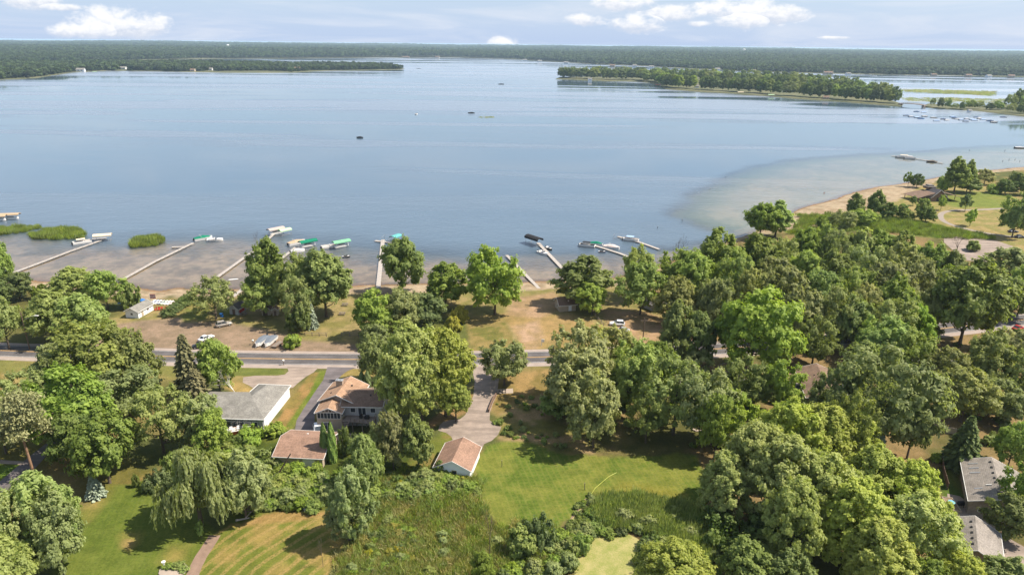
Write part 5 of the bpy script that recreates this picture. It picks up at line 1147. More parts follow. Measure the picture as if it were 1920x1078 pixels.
x_, y_ = P(515, 590); h, win, onr, add = gable('shed', 'little tan privy right beside the small tan shed', x_ + .4, y_, 8, 1.6, 1.8, 2.0, .7, W_tan, R_tan, .2, cat='shed'); win('S', 0, 0, .7, 1.6, 'door', W_brown, W_brown)
# houses among the trees on the right
x_, y_ = P(1512, 760); h, win, onr, add = gable('house', 'brown roofed house half covered by the huge dark oak', x_ + 5.5, y_ + 5.5, -12, 9, 15, 2.8, 1.8, W_brown, R_bro, .5); win('W', -3, .9, 1.4, 1.1); win('W', 3, .9, 1.4, 1.1); win('S', 0, .9, 2, 1.2); onr('roof_vent', BLK, -1, .3, 2, .3, .3, .2)
_, w2, o2, a2 = gable('x', '', -5.2, 2.5, 0, 4.6, 6, 2.5, 1.1, W_brown, R_pink, .3, parent=h, ridge='x'); w2('W', 0, .9, 1.2, 1.0)
deck(add, -8.2, -5.0, -3.6, 0.4, .8); railing(add, [(-5, -3.6), (-8.2, -3.6), (-8.2, .4)], .8)
x_, y_ = P(1740, 692); h, win, onr, add = gable('mobile_home', 'long grey flat roofed mobile home between the oaks at right', x_, y_, -20, 4.4, 12, 2.6, .5, W_brown, R_grey, .2, cat='mobile home', ridge='x'); win('W', 3, .9, 1.2, .9); win('W', -2, .9, 1.2, .9)
x_, y_ = P(1832, 772); h, win, onr, add = gable('shed', 'grey timber shed with pale roof below the weathered oaks near the right edge', x_ + .5, y_ + 1.5, -18, 3.8, 7.5, 2.6, .7, M('dark_grey_siding', (.16, .16, .16)), R_ston, .3, cat='shed', ridge='x'); win('W', 0, .2, 1.4, 1.9, 'door', W_grey, W_grey)
x_, y_ = P(1393, 722); h, win, onr, add = gable('house', 'pale roofed house glimpsed between the open ash and the dark oak', x_ - 1, y_, -5, 8, 10, 2.8, 1.6, W_brown, R_bro, .4); win('S', 0, .9, 2, 1.1)
x_, y_ = P(1218, 740); h, win, onr, add = gable('house', 'shadowed tan house mostly hidden behind the wide open ash', x_ + 2, y_ + 4, 0, 7, 10, 2.7, 1.6, W_tan, R_bro, .4, ridge='x'); win('W', 0, .9, 1.4, 1.1)
# park pavilion
x_, y_ = P(1757, 378); h, win, onr, add = gable('pavilion', 'brown park pavilion with steep gable and broad low roof', x_, y_ + 4, 5, 9, 9, 2.6, 4.0, W_brown, R_dark, .6, cat='pavilion'); win('S', 0, .1, 3, 2.2, 'opening', W_brown, BLK)
mb = MB()
for s in (1, -1): mb.slab([(s * 13.5, -6, 2.4), (s * 13.5, 7, 2.4), (s * 3, 6, 4.9), (s * 3, -5, 4.9)][::s], .15)
add(mb, 'wing_roof', R_bro); mb = MB(); mb.box(0, 5, 5.6, 4.5, 4.5, 1.2); add(mb, 'lantern', W_brown); mb = MB(); mb.prism([(-2.8, 2.2), (2.8, 2.2), (2.8, 7.8), (-2.8, 7.8)], 6.82, 7.0); mb.prism([(-1.5, 3.5), (1.5, 3.5), (1.5, 6.5), (-1.5, 6.5)], 7.0, 7.8); add(mb, 'lantern_roof', R_ston)
mb = MB(); [mb.box(sx * 12.8, sy, 0, .25, .25, 2.5) for sx in (-1, 1) for sy in (-5.4, 0, 6.2)]; add(mb, 'posts', W_brown)['kind'] = 'stuff'
# far shore houses
for px, py, wpx, hpx, c_, lb in FH:
    x_, y_ = P(px, py + 2); W = wpx * y_ / F; H = min(hpx * y_ / F, 9); wm_ = W_white if c_ == 'white' else W_tan; rm_ = R_bro if 'tan' == c_ else R_grey
    h, win, onr, add = gable('far_house', lb, x_, y_, random.uniform(-15, 15), min(W * .7, 12), W, H * .6, H * .4, wm_, rm_, .6, ridge='x', z0=.6); win('W', W * .2, H * .25 + .6, W * .2, H * .25); win('W', -W * .2, H * .25 + .6, W * .2, H * .25)
# water towers on the horizon
for px, py, lb in ((427, 86, 'white water tower above the forest horizon, left'), (1395, 94, 'white water tower above the forest horizon, right')):
    x_, y_ = P(px, 100); y_ = 6800; v_ = ray(px, py); t_ = y_ / v_.y; x_ = v_.x * t_; zt_ = CAMH + v_.z * t_
    tw = empty('water_tower', (x_, y_, 0), 0, lb, 'water tower'); zt_ = max(min(zt_, 62), 40)
    mb = MB(); mb.tube((0, 0, 0), (0, 0, zt_ - 6), 4, 3.5, 10); mb.build('stem', TR, tw); mb = MB(); rr_ = [[(math.cos(a) * r_, math.sin(a) * r_, z_) for a in np.linspace(0, 6.283, 13)[:-1]] for r_, z_ in ((4, zt_ - 9), (13, zt_ - 3), (15, zt_ + 2), (12, zt_ + 7), (3, zt_ + 10))]; mb.loft(rr_); mb.build('tank', TR, tw)
# bridge
bx0 = Vector((*P(1688, 197.5), 0)); bx1 = Vector((*P(1732, 200.5), 0)); mid = (bx0 + bx1) / 2; bl = (bx1 - bx0).length; ba = math.atan2((bx1 - bx0).y, (bx1 - bx0).x)
br = empty('bridge', mid, ba, 'low arched road bridge joining the wooded peninsula to the causeway', 'bridge')
mb = MB(); n = 12; top = [(bl * (k / n - .5), 2.4 + 1.1 * (1 - (2 * k / n - 1) ** 2)) for k in range(n + 1)]
rings = [[(x, -4, z), (x, 4, z), (x, 4, z - .8), (x, -4, z - .8)] for x, z in top]; mb.loft(rings); mb.build('bridge_deck', m_conc, br)
mb = MB(); [mb.path([(x, s, z + 1.1) for x, z in top], .12, 4) for s in (-3.8, 3.8)]; [mb.box(x, s, z, .2, .2, 1.1) for x, z in top for s in (-3.8, 3.8)]; mb.build('railing', W_brown, br)
for s in (-.5, .5): MB().box(bl * s, 0, -1.5, 3, 8, 4.2).build('abutment', m_conc, br)

# ================================================================ vehicles
TY = mat('tyre', (.02, .02, .02), .8, .2, 3); LAMP = mat('lamp_glass', (.75, .75, .72), .15, .05, 2, spec=.8); RED = mat('tail_lamp', (.4, .02, .02), .3, .1, 2)
def paint(name, c): return mat('paint_' + name, c, .28, .03, 2, .15, spec=.6)
def car(kind, pm_, x, y, yaw, label, group=None):
    """front towards local +x"""
    suv = kind == 'suv'; Lc, Wc, Hc, hb = (4.6, 1.85, 1.68, .98) if suv else (4.6, 1.8, 1.44, .88)
    r = empty('suv' if suv else 'sedan', (x, y, .02), math.radians(yaw), label, 'car', group); a = Wc / 2
    prof = [(-.5, .45, .8, .80), (-.49, .32, .95, .9), (-.4, .24, 1.0, .97), (-.2, .22, 1.0, 1.0), (.1, .22, 1.0, 1.0), (.25, .24, .97, .99), (.42, .26, .86, .96), (.485, .34, .74, .88), (.5, .42, .62, .8)]
    rings = []
    for fx, zb, zt, fw in prof: 
        w_ = a * fw; zt *= hb; rings.append([(fx * Lc, -w_ * .94, zb), (fx * Lc, -w_, zb + (zt - zb) * .45), (fx * Lc, -w_ * .95, zt - .05), (fx * Lc, -w_ * .84, zt), (fx * Lc, w_ * .84, zt), (fx * Lc, w_ * .95, zt - .05), (fx * Lc, w_, zb + (zt - zb) * .45), (fx * Lc, w_ * .94, zb)])
    MB().loft(rings).build('body', pm_, r, True)
    xs = ((-.47, -.36, .02, .21) if suv else (-.36, -.22, .03, .2)); z0 = hb - .06; mb = MB()
    lo = [(xs[0] * Lc, z0, .84), (xs[3] * Lc, z0, .84)]; hi = [(xs[1] * Lc, Hc - .05, .68), (xs[2] * Lc, Hc - .05, .70)]
    mb.loft([[(lo[0][0], -a * .86, z0), (lo[1][0], -a * .84, z0), (lo[1][0], a * .84, z0), (lo[0][0], a * .86, z0)], [(hi[0][0], -a * .7, Hc - .04), (hi[1][0], -a * .72, Hc - .04), (hi[1][0], a * .72, Hc - .04), (hi[0][0], a * .7, Hc - .04)]]); mb.build('glasshouse', G, r)
    mb = MB(); mb.prism([(hi[0][0] - .05, -a * .71), (hi[1][0] + .03, -a * .73), (hi[1][0] + .03, a * .73), (hi[0][0] - .05, a * .71)], Hc - .05, Hc); mb.build('roof', pm_, r, bevel=.02)
    mb = MB()
    for s in (-1, 1):
        for t in (0, .48, 1): 
            x0 = lo[0][0] + (lo[1][0] - lo[0][0]) * t; x1 = hi[0][0] + (hi[1][0] - hi[0][0]) * t; mb.tube((x0, s * a * .86, z0), (x1, s * a * .715, Hc - .04), .045, .045, 4)
    mb.build('pillars', pm_, r)
    for fx in (-.3, .315):
        for s in (-1, 1):
            wh = MB().tube((fx * Lc, s * (a - .2), .33), (fx * Lc, s * (a + .01), .33), .34, .34, 14).build('wheel', TY, r); MB().tube((fx * Lc, s * (a - .1), .33), (fx * Lc, s * (a + .025), .33), .2, .2, 10).build('rim', METAL, wh)
    for s in (-1, 1): MB().box(.478 * Lc, s * a * .66, hb * .62, .12, .36, .14).build('headlight', LAMP, r); MB().box(-.49 * Lc, s * a * .7, hb * .68, .1, .26, .2).build('tail_light', RED, r); MB().box(.13 * Lc, s * (a * .98), hb - .02, .16, .2, .13).build('mirror', pm_, r)
    return r
Wp = paint('white', (.78, .78, .78)); Sp = paint('silver', (.42, .42, .43)); Kp = paint('black', (.02, .022, .028)); Rp = paint('red', (.4, .03, .025)); Gp = paint('champagne', (.34, .31, .27))
def at(px, py): return P(px, py)
car('suv', Gp, *at(420, 611), 35, 'silver grey suv parked alone on the gravel lot'); car('sedan', Wp, *at(387, 637), 60, 'white car on the gravel behind the narrow brown spruce')
car('sedan', Kp, *at(377, 652), 10, 'dark car beside the road behind the round green tree'); car('suv', Wp, *at(1157, 610), 172, 'white suv beside the log fence'); car('sedan', Sp, *at(1166, 622), 170, 'silver sedan in front of the white suv, half behind the olive crown')
car('suv', Wp, *at(597, 811), -68, 'white suv on the dark asphalt driveway behind the tan garage'); car('sedan', Sp, *at(1492, 716), -80, 'silver car beside the brown deck under the trees'); car('sedan', Rp, *at(1762, 603), 20, 'red car under the forked shade tree'); car('sedan', Kp, *at(1899, 436), 5, 'dark car under the park shade tree, upper'); car('sedan', Kp, *at(1912, 446), 5, 'dark car under the park shade tree, lower'); car('sedan', Rp, *at(1908, 618), 30, 'dark red car on the road at the right edge')
car('suv', Wp, *at(1352, 715), 80, 'white suv glimpsed through the crowns right of the open ash')
# ================================================================ boats
HW = mat('gelcoat', (.76, .74, .71), .3, .05, 2, spec=.5); SEAT = mat('boat_seat', (.5, .44, .38), .7, .1, 3); CHR = mat('chrome', (.6, .6, .6), .25, .05, 2, .9)
def cloth(n, c): return mat('cloth_' + n, c, .8, .12, 1.5)
def hullrings(Lb, Wb, hb_, z0=-.25, sharp=.5):
    r = []
    for t in (0, .15, .4, .6, .75, .87, .95, 1.0):
        w_ = Wb / 2 * (1.0 if t < .5 else max(.02, math.cos((t - .5) / .5 * math.pi / 2) ** sharp)); x = (t - .5) * Lb; zt = hb_ * (1 + .25 * t * t)
        r.append([(x, -w_, zt), (x, -w_ * .85, z0 + .15), (x, 0, z0 + .3 * max(0, t - .7)), (x, w_ * .85, z0 + .15), (x, w_, zt)])
    return r
def hull(parent, Lb, Wb, hb_, m_, z=0.0):
    R_ = hullrings(Lb, Wb, hb_); R_ = [[(p[0], p[1], p[2] + z) for p in q] for q in R_]; mb = MB(); mb.loft(R_, closed=False, caps=False)
    mb.poly([R_[0][4], R_[0][3], R_[0][2], R_[0][1], R_[0][0]]); mb.build('hull', m_, parent)
    mb = MB(); mb.poly([(q[0][0], q[0][1] * .98, q[0][2] - .06) for q in R_] + [(q[4][0], q[4][1] * .98, q[4][2] - .06) for q in reversed(R_)]); mb.build('boat_deck', HW, parent)
def runabout(name, x, y, yaw, label, col=None, Lb=6.2, cover=None, cat='boat', cabin=False, z=WATER_Z, group=None):
    r = empty(name, (x, y, z), math.radians(yaw), label, cat, group); Wb = Lb * .37; hb_ = .75 if not cabin else 1.0; hull(r, Lb, Wb, hb_, col or HW)
    if cover is not None:
        mb = MB(); mb.loft([[(fx * Lb, -Wb * w_, hb_ + .03), (fx * Lb, -Wb * w_ * .5, hb_ + h_), (fx * Lb, Wb * w_ * .5, hb_ + h_), (fx * Lb, Wb * w_, hb_ + .03)] for fx, w_, h_ in ((-.5, .47, .15), (-.3, .5, .45), (.05, .5, .75), (.3, .42, .35), (.47, .12, .12))]); mb.build('cover', cover, r)
    else:
        mb = MB(); mb.box(-.12 * Lb, 0, hb_ - .05, Lb * .5, Wb * .7, .04); mb.build('cockpit', SEAT, r)
        for sx in (-.3, -.02): 
            for s in (-1, 1): MB().box(sx * Lb, s * Wb * .22, hb_ - .02, .55, .55, .45).build('seat', HW, r)
        MB().slab([(Lb * .12, -Wb * .38, hb_ + .05), (Lb * .12, Wb * .38, hb_ + .05), (Lb * .04, Wb * .34, hb_ + .55), (Lb * .04, -Wb * .34, hb_ + .55)], .04).build('windscreen', G, r)
    if cabin:
        MB().loft([[(Lb * .08, -Wb * .36, hb_), (Lb * .34, -Wb * .2, hb_), (Lb * .34, Wb * .2, hb_), (Lb * .08, Wb * .36, hb_)], [(Lb * .08, -Wb * .3, hb_ + .5), (Lb * .28, -Wb * .14, hb_ + .25), (Lb * .28, Wb * .14, hb_ + .25), (Lb * .08, Wb * .3, hb_ + .5)]]).build('foredeck_cabin', HW, r)
        mb = MB(); mb.tube((-.1 * Lb, -Wb * .4, hb_), (-.16 * Lb, -Wb * .36, hb_ + 1.1), .05); mb.tube((-.1 * Lb, Wb * .4, hb_), (-.16 * Lb, Wb * .36, hb_ + 1.1), .05); mb.tube((-.16 * Lb, Wb * .36, hb_ + 1.1), (-.16 * Lb, -Wb * .36, hb_ + 1.1), .05); mb.build('arch', TR, r)
    MB().box(-.53 * Lb, 0, .2, .35, .35, .95).build('outboard', BLK, r); return r
def pontoon(x, y, yaw, label, top=None, furn=SEAT, Lb=7.0, z=WATER_Z):
    r = empty('pontoon_boat', (x, y, z), math.radians(yaw), label, 'boat'); Wb = 2.5
    for s in (-1, 1): MB().tube((-Lb / 2, s * .9, .15), (Lb / 2 - .6, s * .9, .15), .33, .33, 10).tube((Lb / 2 - .6, s * .9, .15), (Lb / 2, s * .9, .3), .33, .05, 10).build('pontoon', METAL, r)
    MB().box(0, 0, .5, Lb * .97, Wb, .1).build('boat_deck', SEAT, r)
    mb = MB(); [mb.box(0, s * Wb * .49, .6, Lb * .95, .05, .65) for s in (-1, 1)]; [mb.box(s * Lb * .475, 0, .6, .05, Wb * .96, .65) for s in (-1, 1)]; mb.build('fence_panel', HW, r)
    for sx, sy in ((-.38, 0), (-.1, -.75), (.3, .75), (.3, -.75)): MB().box(sx * Lb, sy, .6, 1.5 if sy else .7, .6 if sy else 2.0, .5).build('seat', furn, r)
    MB().box(.02 * Lb, .6, .6, .5, .5, .9).build('console', HW, r)
    if top:
        mb = MB(); mb.loft([[(fx, -Wb * .48, 2.1), (fx, -Wb * .25, 2.28), (fx, Wb * .25, 2.28), (fx, Wb * .48, 2.1)] for fx in (-Lb * .28, Lb * .18)]); mb.build('bimini', top, r)
        mb = MB(); [mb.tube((fx, s * Wb * .47, .6), (fx * .8, s * Wb * .47, 2.12), .03) for fx in (-Lb * .26, Lb * .16) for s in (-1, 1)]; mb.build('bimini_frame', CHR, r)
    MB().box(-.52 * Lb, 0, .1, .4, .4, 1.0).build('outboard', BLK, r); return r
def lift(x, y, yaw, label, cm, Lb=7.5, Wb=3.0, h_=2.7, sides=.25, boat=True, frame_only=False):
    r = empty('boat_lift', (x, y, WATER_Z), math.radians(yaw), label, 'boat lift'); a = Wb / 2; b = Lb / 2 * .8
    for sx in (-1, 1):
        for sy in (-1, 1): MB().tube((sx * b, sy * a, -1.0), (sx * b, sy * a, h_ - .2), .07, .07, 5).build('post', METAL, r)
    mb = MB(); [mb.tube((-b, s * a, h_ - .3), (b, s * a, h_ - .3), .05, .05, 4) for s in (-1, 1)]; [mb.tube((s * b, -a, h_ - .3), (s * b, a, h_ - .3), .05, .05, 4) for s in (-1, 1)]; [mb.tube((s * b, -a, .3), (s * b, a, .3), .06, .06, 4) for s in (-1, 1)]; [mb.tube((-b, s * .5, .4), (b, s * .5, .4), .08, .08, 4) for s in (-1, 1)]
    mb.build('lift_frame', METAL, r)
    if not frame_only:
        mb = MB(); mb.loft([[(x_, -a * 1.05, h_ - sides * 2.2), (x_, -a * 1.05, h_ - .15), (x_, -a * .5, h_ + .32), (x_, 0, h_ + .42), (x_, a * .5, h_ + .32), (x_, a * 1.05, h_ - .15), (x_, a * 1.05, h_ - sides * 2.2), (x_, a * .9, h_ - .2), (x_, 0, h_ + .3), (x_, -a * .9, h_ - .2)] for x_ in np.linspace(-Lb / 2, Lb / 2, 5)]); mb.build('canopy', cm, r)
    if boat:
        rr = empty('stored_boat', (x, y, WATER_Z + .35), math.radians(yaw), label.split(' lift')[0].replace('canopy', '') and 'white boat raised on the lift under the ' + label.split(' canopy')[0] + ' canopy', 'boat'); rr.name = 'lifted_boat'; hull(rr, Lb * .85, Wb * .72, .8, HW); MB().box(-.1, 0, .75, Lb * .35, Wb * .45, .35).build('seat', SEAT, rr)
    return r
def jetski(x, y, yaw, label, c1=BLK):
    r = empty('jet_ski', (x, y, WATER_Z), math.radians(yaw), label, 'jet ski'); hull(r, 3.0, 1.15, .45, c1); MB().box(-.3, 0, .4, 1.3, .4, .35).build('seat', BLK, r); MB().box(.35, 0, .45, .3, .3, .55).tube((.4, -.35, 1.0), (.4, .35, 1.0), .04).build('handlebar', BLK, r); MB().box(.8, 0, .42, .7, .55, .2).build('hood', HW, r); return r
def dock(px, label, w_=1.25, z=.05, heads=(), m_=None):
    pts = [Vector((*P(a, b, z), 0)) for a, b in px]; r = empty('dock', (*pts[0].xy, 0), 0, label, 'dock'); o_ = pts[0]; m_ = m_ or M('dock_boards', (.38, .345, .31), rough=.85, var=.16, scale=1.2); legs = MB()
    for a, b in list(zip(pts[:-1], pts[1:])) + [(Vector((*P(*h[0], z), 0)), Vector((*P(*h[1], z), 0))) for h in heads]:
        L_ = (b - a).length; n = max(1, round(L_ / 3.0)); ang = math.atan2((b - a).y, (b - a).x)
        for k in range(n):
            c = a.lerp(b, (k + .5) / n) - o_; me_ = MB(); s_ = L_ / n - .06
            for q in range(8): me_.box(-s_ / 2 + (q + .5) * s_ / 8, 0, z - .1, s_ / 8 - .03, w_, .06)
            me_.box(0, w_ / 2 - .06, z - .26, s_, .08, .14); me_.box(0, -w_ / 2 + .06, z - .26, s_, .08, .14)
            o = me_.build('dock_section', m_, r); o.location = (c.x, c.y, random.uniform(-.015, .015)); o.rotation_euler[2] = ang + random.uniform(-.008, .008)
            t = (b - a).normalized(); nn_ = Vector((-t.y, t.x, 0))
            for s in (-1, 1): q = c - t * s_ / 2 + nn_ * s * (w_ / 2 + .05); legs.tube((q.x, q.y, -2.0), (q.x, q.y, z + .25), .045, .045, 5)
    legs.build('dock_legs', METAL, r)['kind'] = 'stuff'; return r
dock([(10, 516), (75, 492), (130, 471), (193, 449)], 'leftmost long dock reaching from the beach to the cream canopy lift', heads=[((172, 448), (200, 446))])
dock([(223, 527), (290, 490), (362, 455)], 'second long dock from the left ending at two white boats', heads=[((322, 463), (344, 462))])
dock([(366, 549), (400, 524), (484, 464), (514, 438)], 'third long dock from the left reaching the grey canopy lift'); dock([(437, 556), (462, 535), (556, 462)], 'dock partly hidden by the shore trees, fourth from the left')
dock([(709, 540), (714, 490), (718, 449)], 'straight dock with a T shaped end beside the tall bright tree', 1.6, heads=[((703, 451), (740, 455))]); dock([(1020, 550), (984, 513), (950, 478)], 'white diagonal dock landing on the sand left of the small cottage')
dock([(1075, 524), (1048, 496), (1009, 455)], 'diagonal dock leading out to the tall black canopy lift', 1.5); dock([(1192, 486), (1160, 474), (1112, 459)], 'dock with the black covered boat at its end', 1.4); dock([(1236, 467), (1200, 454), (1158, 443)], 'rightmost near dock ending at the empty grey lift frame', 1.4)
dock([(1768, 306), (1740, 301), (1715, 297), (1672, 292)], 'far dock with two boats off the park', 1.4)
lift(*P(18, 404, 1.5), 12, 'tan canopy lift at the left edge beyond the reeds', cloth('tan', (.42, .31, .2)), 8.5); lift(*P(-4, 409, 1), 12, 'second tan canopy lift cut by the left edge', cloth('tan', (0, 0, 0)))
lift(*P(192, 441, 2), 20, 'cream canopy lift at the head of the leftmost dock', cloth('cream', (.62, .52, .38)), 7, boat=False); lift(*P(517, 429, 2), 48, 'grey canopy lift at the end of the third dock', cloth('greybeige', (.40, .34, .31)), 7.5); lift(*P(534, 431, 2), 48, 'pale green canopy lift right of the grey canopy', cloth('mint', (.42, .60, .36)), 5.5, 2.6, boat=False)
lift(*P(577, 452, 2), 42, 'dark green canopy lift behind the shore trees', cloth('bottle', (.0, .16, .09)), 7.5); lift(*P(640, 455, 1.5), 40, 'light green canopy lift right of the shore tree', cloth('seagreen', (.17, .42, .24)), 7.5, sides=.2); lift(*P(725, 447, 1), 85, 'empty steel lift frame at the T shaped dock end', METAL, 5, 3, boat=False, frame_only=True)
lift(*P(742, 447, 1), 60, 'teal canopy lift peeking behind the tall bright tree', cloth('teal', (.1, .35, .34)), 5.0, boat=False); lift(*P(1001, 446, 2.5), -50, 'tall black canopy lift at the end of the diagonal dock', cloth('black', (.018, .018, .02)), 8.5, 3.2, 3.4, .45, boat=False)
lift(*P(1163, 441, 1.5), -20, 'empty grey lift frame at the rightmost dock', METAL, 7, 3.2, 2.2, boat=False, frame_only=True)
pontoon(*P(154, 455), 38, 'silver pontoon boat with folded bimini beside the leftmost dock', cloth('cream', (0, 0, 0))); runabout('cabin_cruiser', *P(381, 447), 40, 'white cruiser with green canvas at the end of the second dock', cabin=True, Lb=7.5, cover=cloth('bottle', (0, 0, 0))); runabout('motorboat', *P(403, 449), 15, 'white runabout moored right of the green canvas cruiser', Lb=6.5)
runabout('cabin_cruiser', *P(556, 455), 48, 'white cruiser with tan canvas in front of the dark green canopy', cabin=True, Lb=8, cover=cloth('tan', (0, 0, 0))); runabout('motorboat', *P(558, 470), 40, 'grey white boat just above the shore tree tops', Lb=6, cover=cloth('grey', (.42, .42, .43))); pontoon(*P(618, 463), 30, 'white pontoon boat left of the light green canopy', None)
jetski(*P(649, 480), 10, 'dark jet ski floating in the shallows below the light green canopy'); runabout('motorboat', *P(1018, 474), -50, 'white open boat tied to the left side of the diagonal dock', Lb=5.6); runabout('motorboat', *P(1029, 466), -50, 'small dark outboard boat on the right side of the diagonal dock', col=BLK, Lb=3.8)
pontoon(*P(1101, 461), -20, 'black covered pontoon at the dock left of the long wood', cloth('black', (0, 0, 0)), cloth('black', (0, 0, 0))); runabout('motorboat', *P(1118, 457), -20, 'green and white runabout behind the black covered pontoon', Lb=6, cover=cloth('bottle', (0, 0, 0))); jetski(*P(1129, 471), -10, 'blue grey jet ski in front of the dock with the black covered boat', mat('navy', (.03, .05, .12), .4)); runabout('cabin_cruiser', *P(1147, 464), -25, 'white cruiser with pale canvas behind the dock left of the wood', cabin=True, Lb=7, cover=cloth('blush', (.6, .5, .46)))
pontoon(*P(1183, 450), -20, 'blue and white pontoon at the rightmost near dock', cloth('sky', (.3, .42, .62))); pontoon(*P(1696, 295), -12, 'large white pontoon at the far dock off the park', cloth('cream', (0, 0, 0)), Lb=12); pontoon(*P(1706, 297), -12, 'grey pontoon right beside the large white pontoon', cloth('grey', (0, 0, 0)), Lb=8); runabout('motorboat', *P(1748, 303), -15, 'dark covered boat by itself near the far dock', BLK, 7, cloth('brown', (.12, .1, .08))); runabout('motorboat', *P(1912, 277), -10, 'dark boat at the right edge off the park', BLK, 8, cloth('grey', (0, 0, 0)))
gM = 'small boats moored off the causeway'
moor = [(1700,217),(1709,219),(1720,220.5),(1727,222.5),(1734,218),(1733,211),(1719,209.5),(1751,221),(1757,227),(1769,223.5),(1776,225.5),(1787,219.5),(1791,222),(1796,223.5),(1803,225),(1812,228),(1813,223),(1823,224.5),(1831,220),(1837,222.5),(1844,224.5),(1857,226.5),(1864,229),(1828,226),(1882,220)]
row_ = [q for q in range(len(moor)) if moor[q][0] > 1740]
def moor_label(i, a):
    c_ = ['white', 'blue', 'black', 'cream', 'grey'][i % 5]
    if a < 1740: return '%s hulled small boat, %s from left in the cluster near the bridge' % (c_, ordn[sorted(range(7), key=lambda q: moor[q][0]).index(i)])
    k = sorted(row_, key=lambda q: moor[q][0]).index(i); return '%s hulled small boat, %s from left in the %s of the mooring row' % (c_, ordn[k % 6], ['left third', 'middle', 'right third'][k // 6])
for i, (a, b_) in enumerate(moor): 
    c_ = [HW, mat('blue_hull', (.05, .16, .32), .4), BLK, HW, mat('grey_hull', (.2, .2, .22), .5)][i % 5]; x_, y_ = P(a, b_); r_ = runabout('moored_boat', x_, y_, random.uniform(-20, 20), moor_label(i, a) if i != 3 else 'bright blue covered boat moored among the small boats', c_ if i != 3 else mat('bright_blue', (.03, .25, .55), .5), 7.5, [cloth('navyc', (.05, .08, .16)), cloth('grey', (0, 0, 0)), cloth('sky', (0, 0, 0))][i % 3], group=gM if i != 3 else None)
runabout('motorboat', *P(781, 214), 80, 'white fishing boat out on the open lake left of centre', Lb=7); runabout('motorboat', *P(884, 212), 0, 'dark small boat on the open lake left of the reed clumps', BLK, 8, cloth('black', (0, 0, 0))); runabout('motorboat', *P(675, 258), 0, 'dark rowing boat alone nearest on the open lake', BLK, 5.5, cloth('black', (0, 0, 0))); runabout('motorboat', *P(940, 158), 0, 'dark boat far out in the middle of the lake', BLK, 12, cloth('black', (0, 0, 0)))
runabout('motorboat', *P(785, 129), 0, 'tiny dark raft off the left peninsula tip', BLK, 14, cloth('black', (0, 0, 0))); runabout('motorboat', *P(1362, 136), 0, 'white boat in the far channel behind the peninsula', HW, 14, None); runabout('motorboat', *P(1640, 143), 0, 'white boat making way in the right far channel', HW, 14, None)
for px, py, lb in ((1234, 162, 'covered boat with a red canopy at the peninsula bend'), (1388, 176, 'white pontoon at the peninsula shore'), (1445, 181, 'green canopied boat at the peninsula shore'), (178, 137, 'blue green boathouse boat at the left shore')):
    x_, y_ = P(px, py); lift(x_, y_, 5, lb + ' lift', cloth('rust', (.4, .08, .05)) if 'red' in lb else cloth('mint', (0, 0, 0)) if 'green' in lb else cloth('cream', (0, 0, 0)), 11, 5, 3.4, boat=False)
# covered boats on trailers in the gravel lot
for px, yaw, lb in ((491, -100, 'boat under a silver cover on its trailer, left of the two'), (507, -96, 'boat under a silver cover on its trailer, right of the two')):
    x_, y_ = P(px, 644); r_ = runabout('trailered_boat', x_, y_, yaw, lb, HW, 6.0, cloth('silver', (.13, .15, .18)), z=.45); mb = MB(); mb.box(0, -.8, -.15, 4.5, .1, .1); mb.box(0, .8, -.15, 4.5, .1, .1); mb.tube((2, 0, -.1), (3.6, 0, -.1), .05); mb.build('trailer_frame', METAL, r_); [MB().tube((-.8, s * 1.0, -.15), (-.8, s * 1.2, -.15), .3, .3, 12).build('wheel', TY, r_) for s in (-1, 1)]
x_, y_ = P(521, 648); r_ = empty('utility_trailer', (x_, y_, 0), math.radians(75), 'rusty flat trailer with board deck beside the covered boats', 'trailer')
for k in range(9): MB().box(-1.8 + k * .42, 0, .55, .38, 1.7, .06).build('board', DK, r_)
MB().box(0, -.88, .5, 4.0, .08, .3).box(0, .88, .5, 4.0, .08, .3).box(2.6, 0, .5, 1.4, .1, .1).build('frame', W_brown, r_); [MB().tube((-.3, s * .95, .33), (-.3, s * 1.15, .33), .33, .33, 12).build('wheel', TY, r_) for s in (-1, 1)]
x_, y_ = P(449, 812); r_ = runabout('wooden_boat', x_, y_, 20, 'varnished orange brown boat on the grass by the grey house corner', mat('varnish', (.33, .11, .04), .35), 5.2, z=.4); MB().box(0, 0, -.4, 3.5, .9, .18).build('cradle', DK, r_)
# ================================================================ small things
def pole(x, y, h_, label, lean=(0, 0), arm=True, cat='utility pole', name='utility_pole'):
    r = empty(name, (x, y, 0), 0, label, cat); MB().tube((0, 0, 0), (lean[0], lean[1], h_), .17, .12, 8).build('pole', M('pole_wood', (.13, .09, .065), rough=.9), r)
    if arm: MB().box(lean[0], lean[1], h_ - .8, 2.2, .12, .12).build('crossarm', DK, r)
    return r
x_, y_ = P(56, 656); r_ = pole(x_, y_, 11.0, 'wooden pole with a curved street lamp arm at the left roadside', arm=False, cat='street lamp', name='street_lamp')
MB().path([(0, 0, 8.0), (.8, .1, 9.0), (2.2, .2, 9.8), (3.4, .3, 10.0)], .07, 6).build('lamp_arm', METAL, r_); MB().box(3.8, .3, 9.9, 1.0, .35, .2).build('lamp_head', TR, r_)
x_, y_ = P(1205, 642); pole(x_, y_, 7.5, 'dark power pole beside the dry lot right of the log fence')
a_ = P(511, 906); zt_ = PZ(545, 850, a_[1] - .5); v_ = ray(545, 850); t_ = (a_[1] + .5) / v_.y; pole(*a_, 80 + v_.z * t_, 'leaning dark pole in the green brush below the tan garage', lean=(v_.x * t_ - a_[0], .5), arm=False)
